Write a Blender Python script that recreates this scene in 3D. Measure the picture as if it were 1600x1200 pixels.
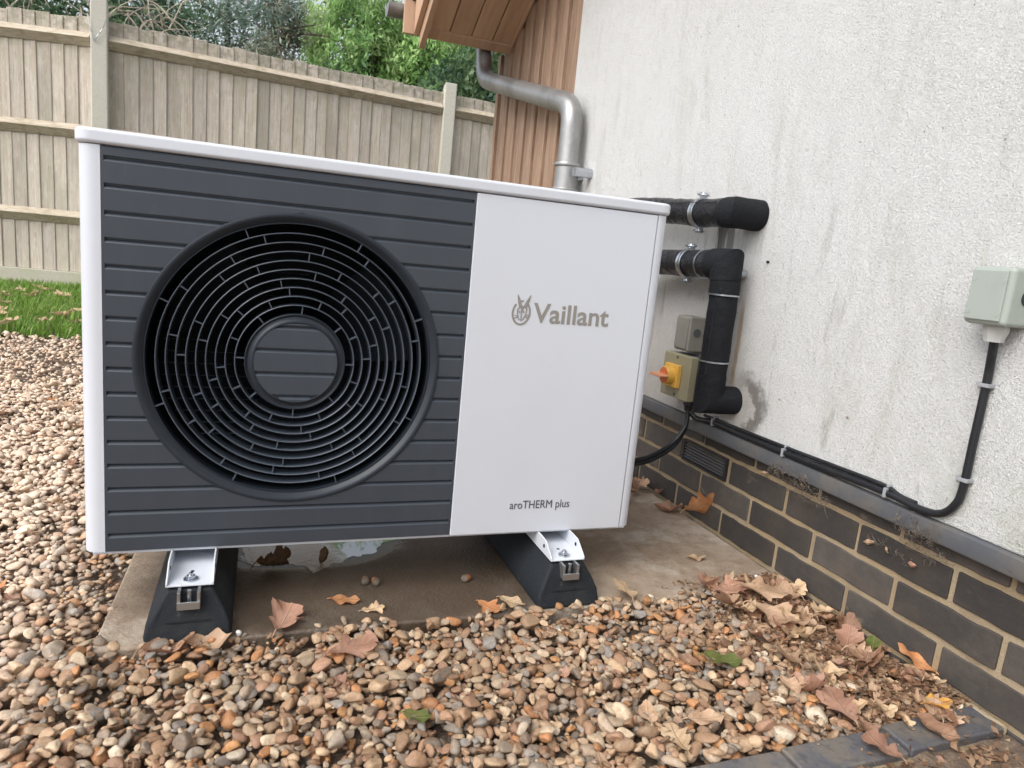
import bpy, math, random
import numpy as np
from mathutils import Vector, Matrix

random.seed(7)
rng = np.random.default_rng(11)
for o in list(bpy.data.objects):
    bpy.data.objects.remove(o)
SC = bpy.context.scene
COL = SC.collection

# ------------------------------------------------------------------ camera
cam_data = bpy.data.cameras.new('camera')
cam = bpy.data.objects.new('camera', cam_data)
COL.objects.link(cam)
cam.location = (0.2819, -1.3242, 0.7123)
cam.rotation_euler = (math.radians(79.558), math.radians(-5.340), math.radians(-19.463))
cam_data.sensor_width = 36.0
cam_data.lens = 36.0 * 1086.42 / 1600.0
cam_data.clip_start = 0.02
cam_data.clip_end = 3000.0
SC.camera = cam
cam_data.dof.use_dof = True
cam_data.dof.focus_distance = 1.75
cam_data.dof.aperture_fstop = 9.0

# ------------------------------------------------------------------ world, sun, exposure
world = bpy.data.worlds.new("World")
SC.world = world
world.use_nodes = True
wn = world.node_tree
wn.nodes.clear()
SUN_EL, SUN_ROT = math.radians(47), math.radians(243)
sky = wn.nodes.new('ShaderNodeTexSky')
sky.sky_type = 'NISHITA'
sky.sun_disc = False
sky.sun_elevation = SUN_EL
sky.sun_rotation = SUN_ROT
sky.air_density = 1.0
sky.dust_density = 2.5
hsv = wn.nodes.new('ShaderNodeHueSaturation')
hsv.inputs['Saturation'].default_value = 0.36
bgn = wn.nodes.new('ShaderNodeBackground')
bgn.inputs['Strength'].default_value = 0.14
wo = wn.nodes.new('ShaderNodeOutputWorld')
wn.links.new(sky.outputs[0], hsv.inputs['Color'])
wn.links.new(hsv.outputs[0], bgn.inputs['Color'])
wn.links.new(bgn.outputs[0], wo.inputs['Surface'])

sun_d = bpy.data.lights.new('sun', 'SUN')
sun_d.energy = 1.45
sun_d.angle = math.radians(50)
sun_d.color = (1.0, 0.985, 0.96)
sun = bpy.data.objects.new('sun', sun_d)
COL.objects.link(sun)
# sky's sun direction: rotation 0 = +Y, clockwise seen from above
sd = Vector((math.sin(SUN_ROT) * math.cos(SUN_EL), math.cos(SUN_ROT) * math.cos(SUN_EL), math.sin(SUN_EL)))
sun.rotation_euler = sd.to_track_quat('Z', 'Y').to_euler()
sun.location = (-3, -4, 6)

SC.view_settings.view_transform = 'Standard'
SC.view_settings.look = 'None'
SC.view_settings.gamma = 1.0
SC.view_settings.use_curve_mapping = False
SC.view_settings.exposure = 0.80
SC.cycles.max_bounces = 8
SC.cycles.use_denoising = True

# ------------------------------------------------------------------ materials
def _mix(nt, fac, a, b, blend='MIX'):
    m = nt.nodes.new('ShaderNodeMix')
    m.data_type = 'RGBA'
    m.blend_type = blend
    for s, v in ((m.inputs[0], fac), (m.inputs[6], a), (m.inputs[7], b)):
        if isinstance(v, (int, float)):
            s.default_value = v
        elif isinstance(v, (tuple, list)):
            s.default_value = tuple(v) + (1,) * (4 - len(v))
        else:
            nt.links.new(v, s)
    return m.outputs[2]

def _math(nt, op, a, b=None, c=None, clamp=False):
    m = nt.nodes.new('ShaderNodeMath')
    m.operation = op
    m.use_clamp = clamp
    for i, v in enumerate((a, b, c)):
        if v is None:
            continue
        if isinstance(v, (int, float)):
            m.inputs[i].default_value = v
        else:
            nt.links.new(v, m.inputs[i])
    return m.outputs[0]

def _ramp(nt, v, lo, hi):
    m = nt.nodes.new('ShaderNodeMapRange')
    m.interpolation_type = 'SMOOTHSTEP'
    nt.links.new(v, m.inputs[0])
    m.inputs[1].default_value = lo
    m.inputs[2].default_value = hi
    return m.outputs[0]

def _noise(nt, coord, scale, detail=4, rough=0.6, vec=(1, 1, 1), dist=0.0):
    mp = nt.nodes.new('ShaderNodeMapping')
    mp.inputs['Scale'].default_value = vec
    nt.links.new(coord, mp.inputs[0])
    n = nt.nodes.new('ShaderNodeTexNoise')
    n.inputs['Scale'].default_value = scale
    n.inputs['Detail'].default_value = detail
    n.inputs['Roughness'].default_value = rough
    n.inputs['Distortion'].default_value = dist
    nt.links.new(mp.outputs[0], n.inputs['Vector'])
    return n.outputs['Fac']

def new_mat(name):
    m = bpy.data.materials.new(name)
    m.use_nodes = True
    nt = m.node_tree
    nt.nodes.clear()
    out = nt.nodes.new('ShaderNodeOutputMaterial')
    b = nt.nodes.new('ShaderNodeBsdfPrincipled')
    nt.links.new(b.outputs[0], out.inputs[0])
    return m, nt, b, out

def coords(nt, rand=False, world_space=False):
    if world_space:
        g = nt.nodes.new('ShaderNodeNewGeometry')
        c = g.outputs['Position']
    else:
        tc = nt.nodes.new('ShaderNodeTexCoord')
        c = tc.outputs['Object']
    if rand:
        oi = nt.nodes.new('ShaderNodeObjectInfo')
        mul = _math(nt, 'MULTIPLY', oi.outputs['Random'], 37.0)
        va = nt.nodes.new('ShaderNodeVectorMath')
        va.operation = 'ADD'
        cx = nt.nodes.new('ShaderNodeCombineXYZ')
        for i in range(3):
            nt.links.new(mul, cx.inputs[i])
        nt.links.new(c, va.inputs[0])
        nt.links.new(cx.outputs[0], va.inputs[1])
        return va.outputs[0], oi.outputs['Random']
    return c, None

def mat(name, col, rough=0.5, metal=0.0, var=(), bump=(), rand=0.0, rvar=0.0, spec=0.5):
    """var: (scale, vec, lo, hi, colour, amount) layers; bump: (scale, vec, distance) layers"""
    m, nt, b, out = new_mat(name)
    c, rnd = coords(nt, rand > 0)
    cur = tuple(col)
    for (scale, vec, lo, hi, c2, amt) in var:
        n = _noise(nt, c, scale, 5, 0.62, vec)
        f = _math(nt, 'MULTIPLY', _ramp(nt, n, lo, hi), amt)
        cur = _mix(nt, f, cur, c2)
    if rand > 0:
        k = _math(nt, 'MULTIPLY_ADD', rnd, rand * 2, 1 - rand)
        cm = nt.nodes.new('ShaderNodeCombineColor')
        for i in range(3):
            nt.links.new(k, cm.inputs[i])
        cur = _mix(nt, 1.0, cur, cm.outputs[0], 'MULTIPLY')
    if isinstance(cur, tuple):
        b.inputs['Base Color'].default_value = cur + (1,)
    else:
        nt.links.new(cur, b.inputs['Base Color'])
    b.inputs['Metallic'].default_value = metal
    b.inputs['Specular IOR Level'].default_value = spec
    if rvar > 0:
        n = _noise(nt, c, 30, 4, 0.6)
        nt.links.new(_math(nt, 'MULTIPLY_ADD', n, rvar * 2, rough - rvar, True), b.inputs['Roughness'])
    else:
        b.inputs['Roughness'].default_value = rough
    prev = None
    for (scale, vec, dist) in bump:
        n = _noise(nt, c, scale, 4, 0.6, vec)
        bp = nt.nodes.new('ShaderNodeBump')
        bp.inputs['Strength'].default_value = 1.0
        bp.inputs['Distance'].default_value = dist
        nt.links.new(n, bp.inputs['Height'])
        if prev:
            nt.links.new(prev, bp.inputs['Normal'])
        prev = bp.outputs[0]
    if prev:
        nt.links.new(prev, b.inputs['Normal'])
    return m

M = {}
M['white_paint'] = mat('white_powder_coat', (0.585, 0.61, 0.66), 0.38, var=[(3, (1, 1, .6), .45, .75, (.55, .56, .59), .35)], bump=[(900, (1, 1, 1), .00006)], spec=0.4)
M['dark_panel'] = mat('anthracite_panel', (0.043, 0.052, 0.066), 0.36, var=[(5, (3, 1, .5), .45, .8, (.055, .065, .080), .6), (40, (1, 1, .3), .6, .8, (.085, .09, .10), .35)], bump=[(700, (1, 1, 1), .00008)], rvar=.06)
M['dark_grille'] = mat('dark_grille_plastic', (0.020, 0.026, 0.035), 0.42, spec=.35, var=[(60, (1, 1, 1), .5, .8, (.032, .037, .045), .4)])
M['ring'] = mat('lit_grille_plastic', (0.070, 0.086, 0.110), 0.38, var=[(60, (1, 1, 1), .5, .8, (.10, .11, .125), .4)])  # lighter copy of the grille plastic, sky light on the rings put into its colour
M['cavity'] = mat('dark_interior', (0.013, 0.016, 0.022), 0.6, spec=.2)
M['fin'] = mat('exchanger_fin', (0.10, 0.12, 0.15), 0.35, metal=.5)
M['logo_grey'] = mat('warm_grey_print', (0.25, 0.235, 0.21), 0.4)
M['print_dark'] = mat('dark_print', (0.06, 0.065, 0.07), 0.5)
M['rubber'] = mat('black_crumb_rubber', (0.0095, 0.0125, 0.0165), 0.72, var=[(14, (1, 1, 1), .5, .8, (.04, .042, .042), .5), (160, (1, 1, 1), .62, .7, (.09, .09, .085), .35)], bump=[(260, (1, 1, 1), .0012)], spec=.35)
M['aluminium'] = mat('dull_aluminium', (0.45, 0.46, 0.46), 0.38, metal=.9, var=[(60, (1, 1, 1), .5, .8, (.25, .25, .25), .5)], rvar=.1)
M['zinc'] = mat('zinc_plated_steel', (0.55, 0.58, 0.62), 0.30, metal=1.0, var=[(120, (1, 1, 1), .5, .75, (.3, .33, .36), .6)], rvar=.1)
M['bracket'] = mat('white_bracket_paint', (0.60, 0.63, 0.68), 0.34, var=[(40, (1, 1, 1), .62, .8, (.4, .4, .4), .5)])
M['galv'] = mat('weathered_galvanised_pipe', (0.40, 0.40, 0.40), 0.42, metal=.75, var=[(7, (1, 1, .4), .4, .75, (.24, .235, .225), .8), (60, (1, 1, 1), .55, .75, (.52, .52, .52), .5)], bump=[(90, (1, 1, 1), .0005)], rvar=.14)
M['foam'] = mat('black_pipe_insulation', (0.007, 0.007, 0.010), 0.30, var=[(40, (1, 1, 1), .5, .8, (.02, .02, .022), .6)], bump=[(55, (1, 1, 1), .007), (230, (1, 1, 1), .002)], rvar=.18)
M['foam_matt'] = mat('matt_pipe_insulation', (0.007, 0.008, 0.011), 0.8, spec=.3, var=[(30, (1, 1, 1), .5, .8, (.016, .016, .019), .6), (150, (1, 1, 1), .66, .72, (.12, .12, .11), .4)], bump=[(38, (1, 1, 1), .005), (170, (1, 1, 1), .002)])
M['cable'] = mat('black_cable_sheath', (0.012, 0.013, 0.016), 0.36, var=[(30, (1, 1, 1), .5, .8, (.035, .036, .038), .6)])
M['clip'] = mat('grey_plastic_clip', (0.30, 0.31, 0.33), 0.45)
M['box_grey'] = mat('grey_green_box_plastic', (0.325, 0.36, 0.325), 0.45, var=[(18, (1, 1, 1), .45, .75, (.27, .28, .235), .6), (120, (1, 1, 1), .64, .75, (.2, .2, .17), .4)])
M['box_small'] = mat('aged_grey_box_plastic', (0.22, 0.21, 0.185), 0.5, var=[(20, (1, 1, 1), .4, .75, (.17, .16, .14), .6)])
M['box_olive'] = mat('olive_isolator_plastic', (0.29, 0.265, 0.175), 0.5, var=[(20, (1, 1, 1), .45, .75, (.23, .20, .14), .5)])
M['box_dark'] = mat('dark_grey_box_plastic', (0.07, 0.075, 0.085), 0.5)
M['yellow'] = mat('yellow_plastic', (0.74, 0.43, 0.085), 0.38)
M['orange'] = mat('faded_orange_plastic', (0.62, 0.17, 0.05), 0.42)
M['peach'] = mat('faded_peach_plastic', (0.80, 0.36, 0.20), 0.45)
M['gland'] = mat('pale_grey_gland', (0.52, 0.52, 0.50), 0.45)
M['black_plastic'] = mat('black_plastic', (0.015, 0.016, 0.02), 0.4)
M['trim'] = mat('grey_render_trim', (0.085, 0.09, 0.10), 0.55, var=[(14, (1, 1, 1), .42, .7, (.14, .125, .105), .6), (90, (1, 1, 1), .55, .75, (.055, .05, .045), .5)], bump=[(150, (1, 1, 1), .0004)])
M['brick'] = mat('dark_engineering_brick', (0.050, 0.044, 0.040), 0.74, rand=.38,
                 var=[(9, (1, 1, 1), .4, .75, (.088, .068, .054), .8), (4, (1, 1, 1), .5, .66, (.10, .085, .07), .5), (7, (1, 1, 2), .64, .72, (.23, .185, .13), .4), (90, (1, 1, 1), .55, .8, (.095, .085, .075), .35), (35, (1, 1, 1), .66, .78, (.14, .12, .10), .35)],
                 bump=[(45, (1, 1, 1), .0022), (350, (1, 1, 1), .0008)])
M['mortar'] = mat('sandy_mortar', (0.30, 0.225, 0.135), 0.9, var=[(12, (1, 1, 1), .45, .75, (.19, .15, .105), .8), (5, (1, 1, 1), .45, .62, (.36, .29, .2), .6), (160, (1, 1, 1), .5, .75, (.36, .28, .18), .5)], bump=[(220, (1, 1, 1), .002)])
M['blue_brick'] = mat('blue_grey_paver', (0.098, 0.098, 0.108), 0.55, rand=.12,
                      var=[(16, (1, 1, 1), .40, .62, (.17, .145, .115), .75), (70, (1, 1, 1), .5, .70, (.06, .06, .072), .7), (200, (1, 1, 1), .6, .72, (.25, .21, .16), .6)], bump=[(60, (1, 1, 1), .0012), (300, (1, 1, 1), .0006)], rvar=.12)
M['fence_wood'] = mat('weathered_fence_board', (0.50, 0.425, 0.345), 0.85, rand=.13,
                      var=[(9, (6, 6, .35), .38, .68, (.58, .535, .475), .8), (22, (5, 5, .25), .46, .72, (.31, .26, .205), .65),
                           (2.2, (1, 1, 1), .5, .72, (.42, .39, .27), .5), (60, (2, 2, .6), .56, .70, (.74, .71, .66), .5), (36, (1.6, 1.6, .5), .56, .70, (.27, .225, .18), .5), (14, (2.2, 2.2, 1.2), .50, .68, (.60, .57, .50), .5), (1.4, (1.4, 1.4, 1.4), .48, .64, (.33, .30, .24), .55)],
                      bump=[(60, (3, 3, .12), .003)])
def moss_tops(m):
    nt = m.node_tree
    b = next(n for n in nt.nodes if n.type == 'BSDF_PRINCIPLED')
    src = b.inputs['Base Color'].links[0].from_socket
    tc = nt.nodes.new('ShaderNodeTexCoord')
    sp = nt.nodes.new('ShaderNodeSeparateXYZ')
    nt.links.new(tc.outputs['Object'], sp.inputs[0])
    oi = nt.nodes.new('ShaderNodeNewGeometry')
    n = _noise(nt, oi.outputs['Position'], 24, 4, .65)
    n2 = _noise(nt, oi.outputs['Position'], 9, 4, .6)
    top = _ramp(nt, sp.outputs[2], .925, .975)
    f = _math(nt, 'MULTIPLY', top, _ramp(nt, n, .38, .60))
    c = _mix(nt, _math(nt, 'MULTIPLY', f, .75), src, (.25, .235, .17))
    f2 = _math(nt, 'MULTIPLY', _math(nt, 'SUBTRACT', _ramp(nt, sp.outputs[2], .70, .93), top), _ramp(nt, n2, .45, .62))
    c = _mix(nt, _math(nt, 'MULTIPLY', f2, .55), c, (.36, .33, .22))
    nt.links.new(c, b.inputs['Base Color'])
moss_tops(M['fence_wood'])
M['rail_wood'] = mat('weathered_fence_rail', (0.50, 0.425, 0.32), 0.85, rand=.08,
                     var=[(9, (.4, 4, 6), .38, .7, (.62, .56, .46), .7), (30, (.5, 4, 6), .46, .66, (.28, .21, .14), .7), (14, (1, 1, 1), .5, .66, (.33, .28, .18), .55)],
                     bump=[(50, (.2, 3, 3), .003)])
M['post'] = mat('lichened_fence_post', (0.56, 0.535, 0.46), 0.88, rand=.05,
                var=[(5, (1, 1, .5), .45, .7, (.64, .62, .54), .7), (60, (1, 1, 1), .5, .72, (.40, .38, .28), .6), (3, (1, 1, .4), .55, .75, (.44, .44, .30), .6)], bump=[(120, (1, 1, 1), .0015)])
M['gravel_board'] = mat('concrete_gravel_board', (0.44, 0.42, 0.34), 0.9, var=[(4, (1, 1, 1), .4, .7, (.36, .38, .24), .7), (50, (1, 1, 1), .5, .75, (.52, .49, .42), .6)], bump=[(120, (1, 1, 1), .002)])
M['clad'] = mat('brown_stained_cladding', (0.28, 0.18, 0.12), 0.6, rand=.12,
                var=[(8, (5, 5, .3), .4, .68, (.43, .30, .21), .8), (26, (5, 5, .3), .48, .70, (.16, .092, .062), .7), (40, (1, 1, 1), .72, .78, (.06, .03, .02), .8)], bump=[(40, (4, 4, .15), .0015)])
M['soffit'] = mat('brown_stained_soffit', (0.53, 0.35, 0.235), 0.55, rand=.1,
                  var=[(6, (5, .5, .5), .4, .7, (.38, .235, .15), .6), (30, (5, .5, .5), .5, .72, (.55, .37, .26), .5)], bump=[(40, (4, .2, .2), .001)])
M['tile'] = mat('brown_roof_tile', (0.11, 0.07, 0.05), 0.8, var=[(10, (1, 1, 1), .4, .7, (.07, .05, .04), .6)])
M['bark'] = mat('grey_brown_bark', (0.12, 0.095, 0.07), 0.9, var=[(14, (1, 1, .3), .4, .7, (.2, .17, .13), .7)], bump=[(40, (1, 1, .3), .01)])
M['twig'] = mat('bare_pale_stem', (0.46, 0.40, 0.32), 0.85, rand=.25, var=[(20, (1, 1, 1), .4, .7, (.26, .2, .15), .7)])
M['web'] = mat('dusty_web_fluff', (0.10, 0.08, 0.062), 0.9, var=[(60, (1, 1, 1), .45, .65, (.26, .215, .17), .7)])
M['soil'] = mat('damp_soil', (0.12, 0.085, 0.060), 0.92, var=[(12, (1, 1, 1), .4, .7, (.19, .14, .10), .7), (90, (1, 1, 1), .5, .7, (.28, .21, .15), .6)], bump=[(40, (1, 1, 1), .01), (200, (1, 1, 1), .003)])
M['lawn_soil'] = mat('lawn_soil', (0.06, 0.075, 0.03), 0.95, var=[(6, (1, 1, 1), .4, .7, (.10, .085, .05), .7)], bump=[(60, (1, 1, 1), .01)])
M['acorn'] = mat('acorn_shell', (0.30, 0.11, 0.05), 0.3, var=[(60, (1, 1, 1), .5, .7, (.2, .07, .03), .6)])
M['white_stone'] = mat('white_flint', (0.70, 0.70, 0.68), 0.4)

def attr_mat(name, rough, mottle=None, trans=0.0, spec=.5, bump=None):
    m, nt, b, out = new_mat(name)
    a = nt.nodes.new('ShaderNodeAttribute')
    a.attribute_name = 'Col'
    c, _ = coords(nt)
    cur = a.outputs['Color']
    if mottle:
        sc, amt = mottle
        n = _noise(nt, c, sc, 5, .65)
        cur = _mix(nt, _math(nt, 'MULTIPLY', _ramp(nt, n, .42, .7), amt), cur, (.30, .17, .08))
        n2 = _noise(nt, c, sc * 2.7, 3, .6)
        k = _math(nt, 'MULTIPLY_ADD', n2, .7, .65)
        cc = nt.nodes.new('ShaderNodeCombineColor')
        for i in range(3):
            nt.links.new(k, cc.inputs[i])
        cur = _mix(nt, 1.0, cur, cc.outputs[0], 'MULTIPLY')
    nt.links.new(cur, b.inputs['Base Color'])
    b.inputs['Roughness'].default_value = rough
    b.inputs['Specular IOR Level'].default_value = spec
    if bump:
        n = _noise(nt, c, bump[0], 4, .6)
        bp = nt.nodes.new('ShaderNodeBump')
        bp.inputs['Strength'].default_value = 1
        bp.inputs['Distance'].default_value = bump[1]
        nt.links.new(n, bp.inputs['Height'])
        nt.links.new(bp.outputs[0], b.inputs['Normal'])
    if trans > 0:
        t = nt.nodes.new('ShaderNodeBsdfTranslucent')
        nt.links.new(cur, t.inputs[0])
        mx = nt.nodes.new('ShaderNodeMixShader')
        mx.inputs[0].default_value = trans
        nt.links.new(b.outputs[0], mx.inputs[1])
        nt.links.new(t.outputs[0], mx.inputs[2])
        nt.links.new(mx.outputs[0], out.inputs[0])
    return m

M['pebble'] = attr_mat('river_pebbles', .58, mottle=(90, .5), bump=(230, .0014), spec=.4)
M['foliage'] = attr_mat('foliage', .5, trans=.35, spec=.3)
M['grass'] = attr_mat('grass_blades', .5, trans=.35, spec=.3)

def leaf_mat(name, c1, c2, vein):
    m, nt, b, out = new_mat(name)
    c, r = coords(nt, True)
    raw, _ = coords(nt)
    n = _noise(nt, c, 26, 5, .65)
    cur = _mix(nt, _ramp(nt, n, .35, .68), c1, c2)
    n3 = _noise(nt, c, 110, 3, .6)
    cur = _mix(nt, _math(nt, 'MULTIPLY', _ramp(nt, n3, .58, .74), .5), cur, tuple(x * .45 for x in c1))
    sep = nt.nodes.new('ShaderNodeSeparateXYZ')
    nt.links.new(raw, sep.inputs[0])
    ay = _math(nt, 'ABSOLUTE', sep.outputs[1])
    mid = _math(nt, 'SUBTRACT', 1.0, _ramp(nt, ay, .0006, .0016))
    # side veins slant forward from the midrib
    s = _math(nt, 'SUBTRACT', sep.outputs[0], _math(nt, 'MULTIPLY', ay, .9))
    w = _math(nt, 'ABSOLUTE', _math(nt, 'SINE', _math(nt, 'MULTIPLY', s, 260.0)))
    side = _math(nt, 'MULTIPLY', _math(nt, 'SUBTRACT', 1.0, _ramp(nt, w, .04, .16)), .45)
    v = _math(nt, 'MAXIMUM', mid, side)
    cur = _mix(nt, _math(nt, 'MULTIPLY', v, .5), cur, vein)
    k = _math(nt, 'MULTIPLY_ADD', r, .4, .8)
    cc = nt.nodes.new('ShaderNodeCombineColor')
    for i in range(3):
        nt.links.new(k, cc.inputs[i])
    cur = _mix(nt, 1.0, cur, cc.outputs[0], 'MULTIPLY')
    nt.links.new(cur, b.inputs['Base Color'])
    b.inputs['Roughness'].default_value = .6
    b.inputs['Specular IOR Level'].default_value = .35
    bp = nt.nodes.new('ShaderNodeBump')
    bp.inputs['Distance'].default_value = .0012
    nt.links.new(_math(nt, 'ADD', n, v), bp.inputs['Height'])
    nt.links.new(bp.outputs[0], b.inputs['Normal'])
    t = nt.nodes.new('ShaderNodeBsdfTranslucent')
    nt.links.new(cur, t.inputs[0])
    mx = nt.nodes.new('ShaderNodeMixShader')
    mx.inputs[0].default_value = .2
    nt.links.new(b.outputs[0], mx.inputs[1])
    nt.links.new(t.outputs[0], mx.inputs[2])
    nt.links.new(mx.outputs[0], out.inputs[0])
    return m

M['leaf_tan'] = leaf_mat('dry_tan_leaf', (.42, .27, .17), (.58, .40, .27), (.62, .43, .28))
M['leaf_brown'] = leaf_mat('dry_brown_leaf', (.26, .14, .085), (.40, .235, .15), (.50, .33, .22))
M['leaf_pink'] = leaf_mat('pinkish_brown_leaf', (.36, .19, .125), (.46, .275, .20), (.55, .36, .26))
M['leaf_pale'] = leaf_mat('pale_buff_leaf', (.58, .40, .24), (.70, .52, .34), (.42, .26, .14))
M['leaf_orange'] = leaf_mat('orange_leaf', (.52, .21, .08), (.60, .31, .15), (.80, .42, .2))
M['leaf_yellow'] = leaf_mat('yellow_leaf', (.60, .33, .07), (.50, .26, .09), (.45, .2, .08))
M['leaf_green'] = leaf_mat('fading_green_leaf', (.11, .14, .035), (.20, .20, .06), (.3, .3, .12))
M['leaf_wet'] = leaf_mat('wet_dark_leaf', (.10, .055, .03), (.20, .12, .06), (.22, .14, .08))

# rendered wall: roughcast relief, streaks, rust run and soot ring with their own shapes
def wall_material():
    m, nt, b, out = new_mat('white_roughcast_render')
    c, _ = coords(nt, world_space=True)
    sep = nt.nodes.new('ShaderNodeSeparateXYZ')
    nt.links.new(c, sep.inputs[0])
    Y, Z = sep.outputs[1], sep.outputs[2]
    base = (0.89, 0.89, 0.88)
    big = _noise(nt, c, 1.6, 4, .6)
    cur = _mix(nt, _math(nt, 'MULTIPLY', _ramp(nt, big, .35, .7), .6), base, (.83, .825, .80))
    st = _noise(nt, c, 4.2, 6, .70, (1, 2.0, .55), .8)
    cur = _mix(nt, _math(nt, 'MULTIPLY', _ramp(nt, st, .50, .74), .36), cur, (.56, .55, .45))
    # darker thin runs, stronger low down
    st2 = _noise(nt, c, 9, 5, .68, (1, 1.8, .42), .5)
    low = _math(nt, 'SUBTRACT', 1.0, _ramp(nt, Z, .35, 1.25))
    f = _math(nt, 'MULTIPLY', _ramp(nt, st2, .56, .72), _math(nt, 'MULTIPLY_ADD', low, .42, .05))
    cur = _mix(nt, f, cur, (.27, .24, .18))
    # algae tint low down near the corner towards the camera
    alg = _noise(nt, c, 7, 4, .6)
    fa = _math(nt, 'MULTIPLY', _math(nt, 'SUBTRACT', 1.0, _ramp(nt, Z, .30, .62)), _ramp(nt, _math(nt, 'MULTIPLY', Y, -1.0), .25, .60))
    cur = _mix(nt, _math(nt, 'MULTIPLY', fa, _math(nt, 'MULTIPLY', _ramp(nt, alg, .3, .7), .55)), cur, (.34, .37, .20))
    # grubby pinkish-brown splash zone above the trim behind the machine
    fb = _math(nt, 'MULTIPLY', _math(nt, 'SUBTRACT', 1.0, _ramp(nt, Z, .34, .80)), _ramp(nt, Y, .05, .35))
    cur = _mix(nt, _math(nt, 'MULTIPLY', fb, .45), cur, (.42, .34, .27))
    # soot ring round the lower pipe entry
    def dist2(cy, cz, sy, sz):
        a = _math(nt, 'MULTIPLY', _math(nt, 'SUBTRACT', Y, cy), sy)
        d = _math(nt, 'MULTIPLY', _math(nt, 'SUBTRACT', Z, cz), sz)
        return _math(nt, 'SQRT', _math(nt, 'ADD', _math(nt, 'MULTIPLY', a, a), _math(nt, 'MULTIPLY', d, d)))
    wob = _math(nt, 'MULTIPLY_ADD', _noise(nt, c, 28, 4, .7), .09, -.045)
    d = _math(nt, 'ADD', dist2(.165, .375, 1.0, 1.0), wob)
    ring = _math(nt, 'MULTIPLY', _ramp(nt, d, .050, .066), _math(nt, 'SUBTRACT', 1.0, _ramp(nt, d, .072, .115)))
    side = _ramp(nt, _math(nt, 'MULTIPLY', _math(nt, 'SUBTRACT', Y, .165), -1.0), -.04, .04)
    cur = _mix(nt, _math(nt, 'MULTIPLY', _math(nt, 'MULTIPLY', ring, side), .75), cur, (.075, .07, .065))
    ring2 = _math(nt, 'SUBTRACT', 1.0, _ramp(nt, d, .045, .11))
    cur = _mix(nt, _math(nt, 'MULTIPLY', ring2, .35), cur, (.36, .28, .22))
    # rust run beside the vertical pipe
    rr = _math(nt, 'SUBTRACT', 1.0, _ramp(nt, _math(nt, 'ABSOLUTE', _math(nt, 'ADD', _math(nt, 'SUBTRACT', Y, .212), _math(nt, 'MULTIPLY', wob, .2))), .004, .011))
    zz = _math(nt, 'MULTIPLY', _ramp(nt, Z, .40, .46), _math(nt, 'SUBTRACT', 1.0, _ramp(nt, Z, .60, .68)))
    cur = _mix(nt, _math(nt, 'MULTIPLY', _math(nt, 'MULTIPLY', rr, zz), .6), cur, (.50, .28, .07))
    # specks
    sp = _noise(nt, c, 62, 2, .5)
    cur = _mix(nt, _math(nt, 'MULTIPLY', _ramp(nt, sp, .735, .77), .6), cur, (.16, .13, .10))
    pit_shade = _noise(nt, c, 175, 4, .7, (1, .8, 1.7), .3)  # relief shading put into the colour: hollows of the bump are darkened
    pit2 = _noise(nt, c, 14, 4, .6)
    cur = _mix(nt, _math(nt, 'MULTIPLY', _math(nt, 'SUBTRACT', 1.0, _ramp(nt, pit_shade, .34, .52)), _math(nt, 'MULTIPLY_ADD', pit2, .24, .0)), cur, (.38, .37, .33))
    nt.links.new(cur, b.inputs['Base Color'])
    b.inputs['Roughness'].default_value = .92
    b.inputs['Specular IOR Level'].default_value = .25
    n1 = _noise(nt, c, 175, 4, .70, (1, .8, 1.7), .3)
    n2 = _noise(nt, c, 330, 3, .6)
    n3 = _noise(nt, c, 9, 3, .6)
    prev = None
    for n, dd in ((n1, .0115), (n2, .0025), (n3, .009)):
        bp = nt.nodes.new('ShaderNodeBump')
        bp.inputs['Strength'].default_value = 1
        bp.inputs['Distance'].default_value = dd
        nt.links.new(n, bp.inputs['Height'])
        if prev:
            nt.links.new(prev, bp.inputs['Normal'])
        prev = bp.outputs[0]
    nt.links.new(prev, b.inputs['Normal'])
    return m
M['render'] = wall_material()

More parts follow.
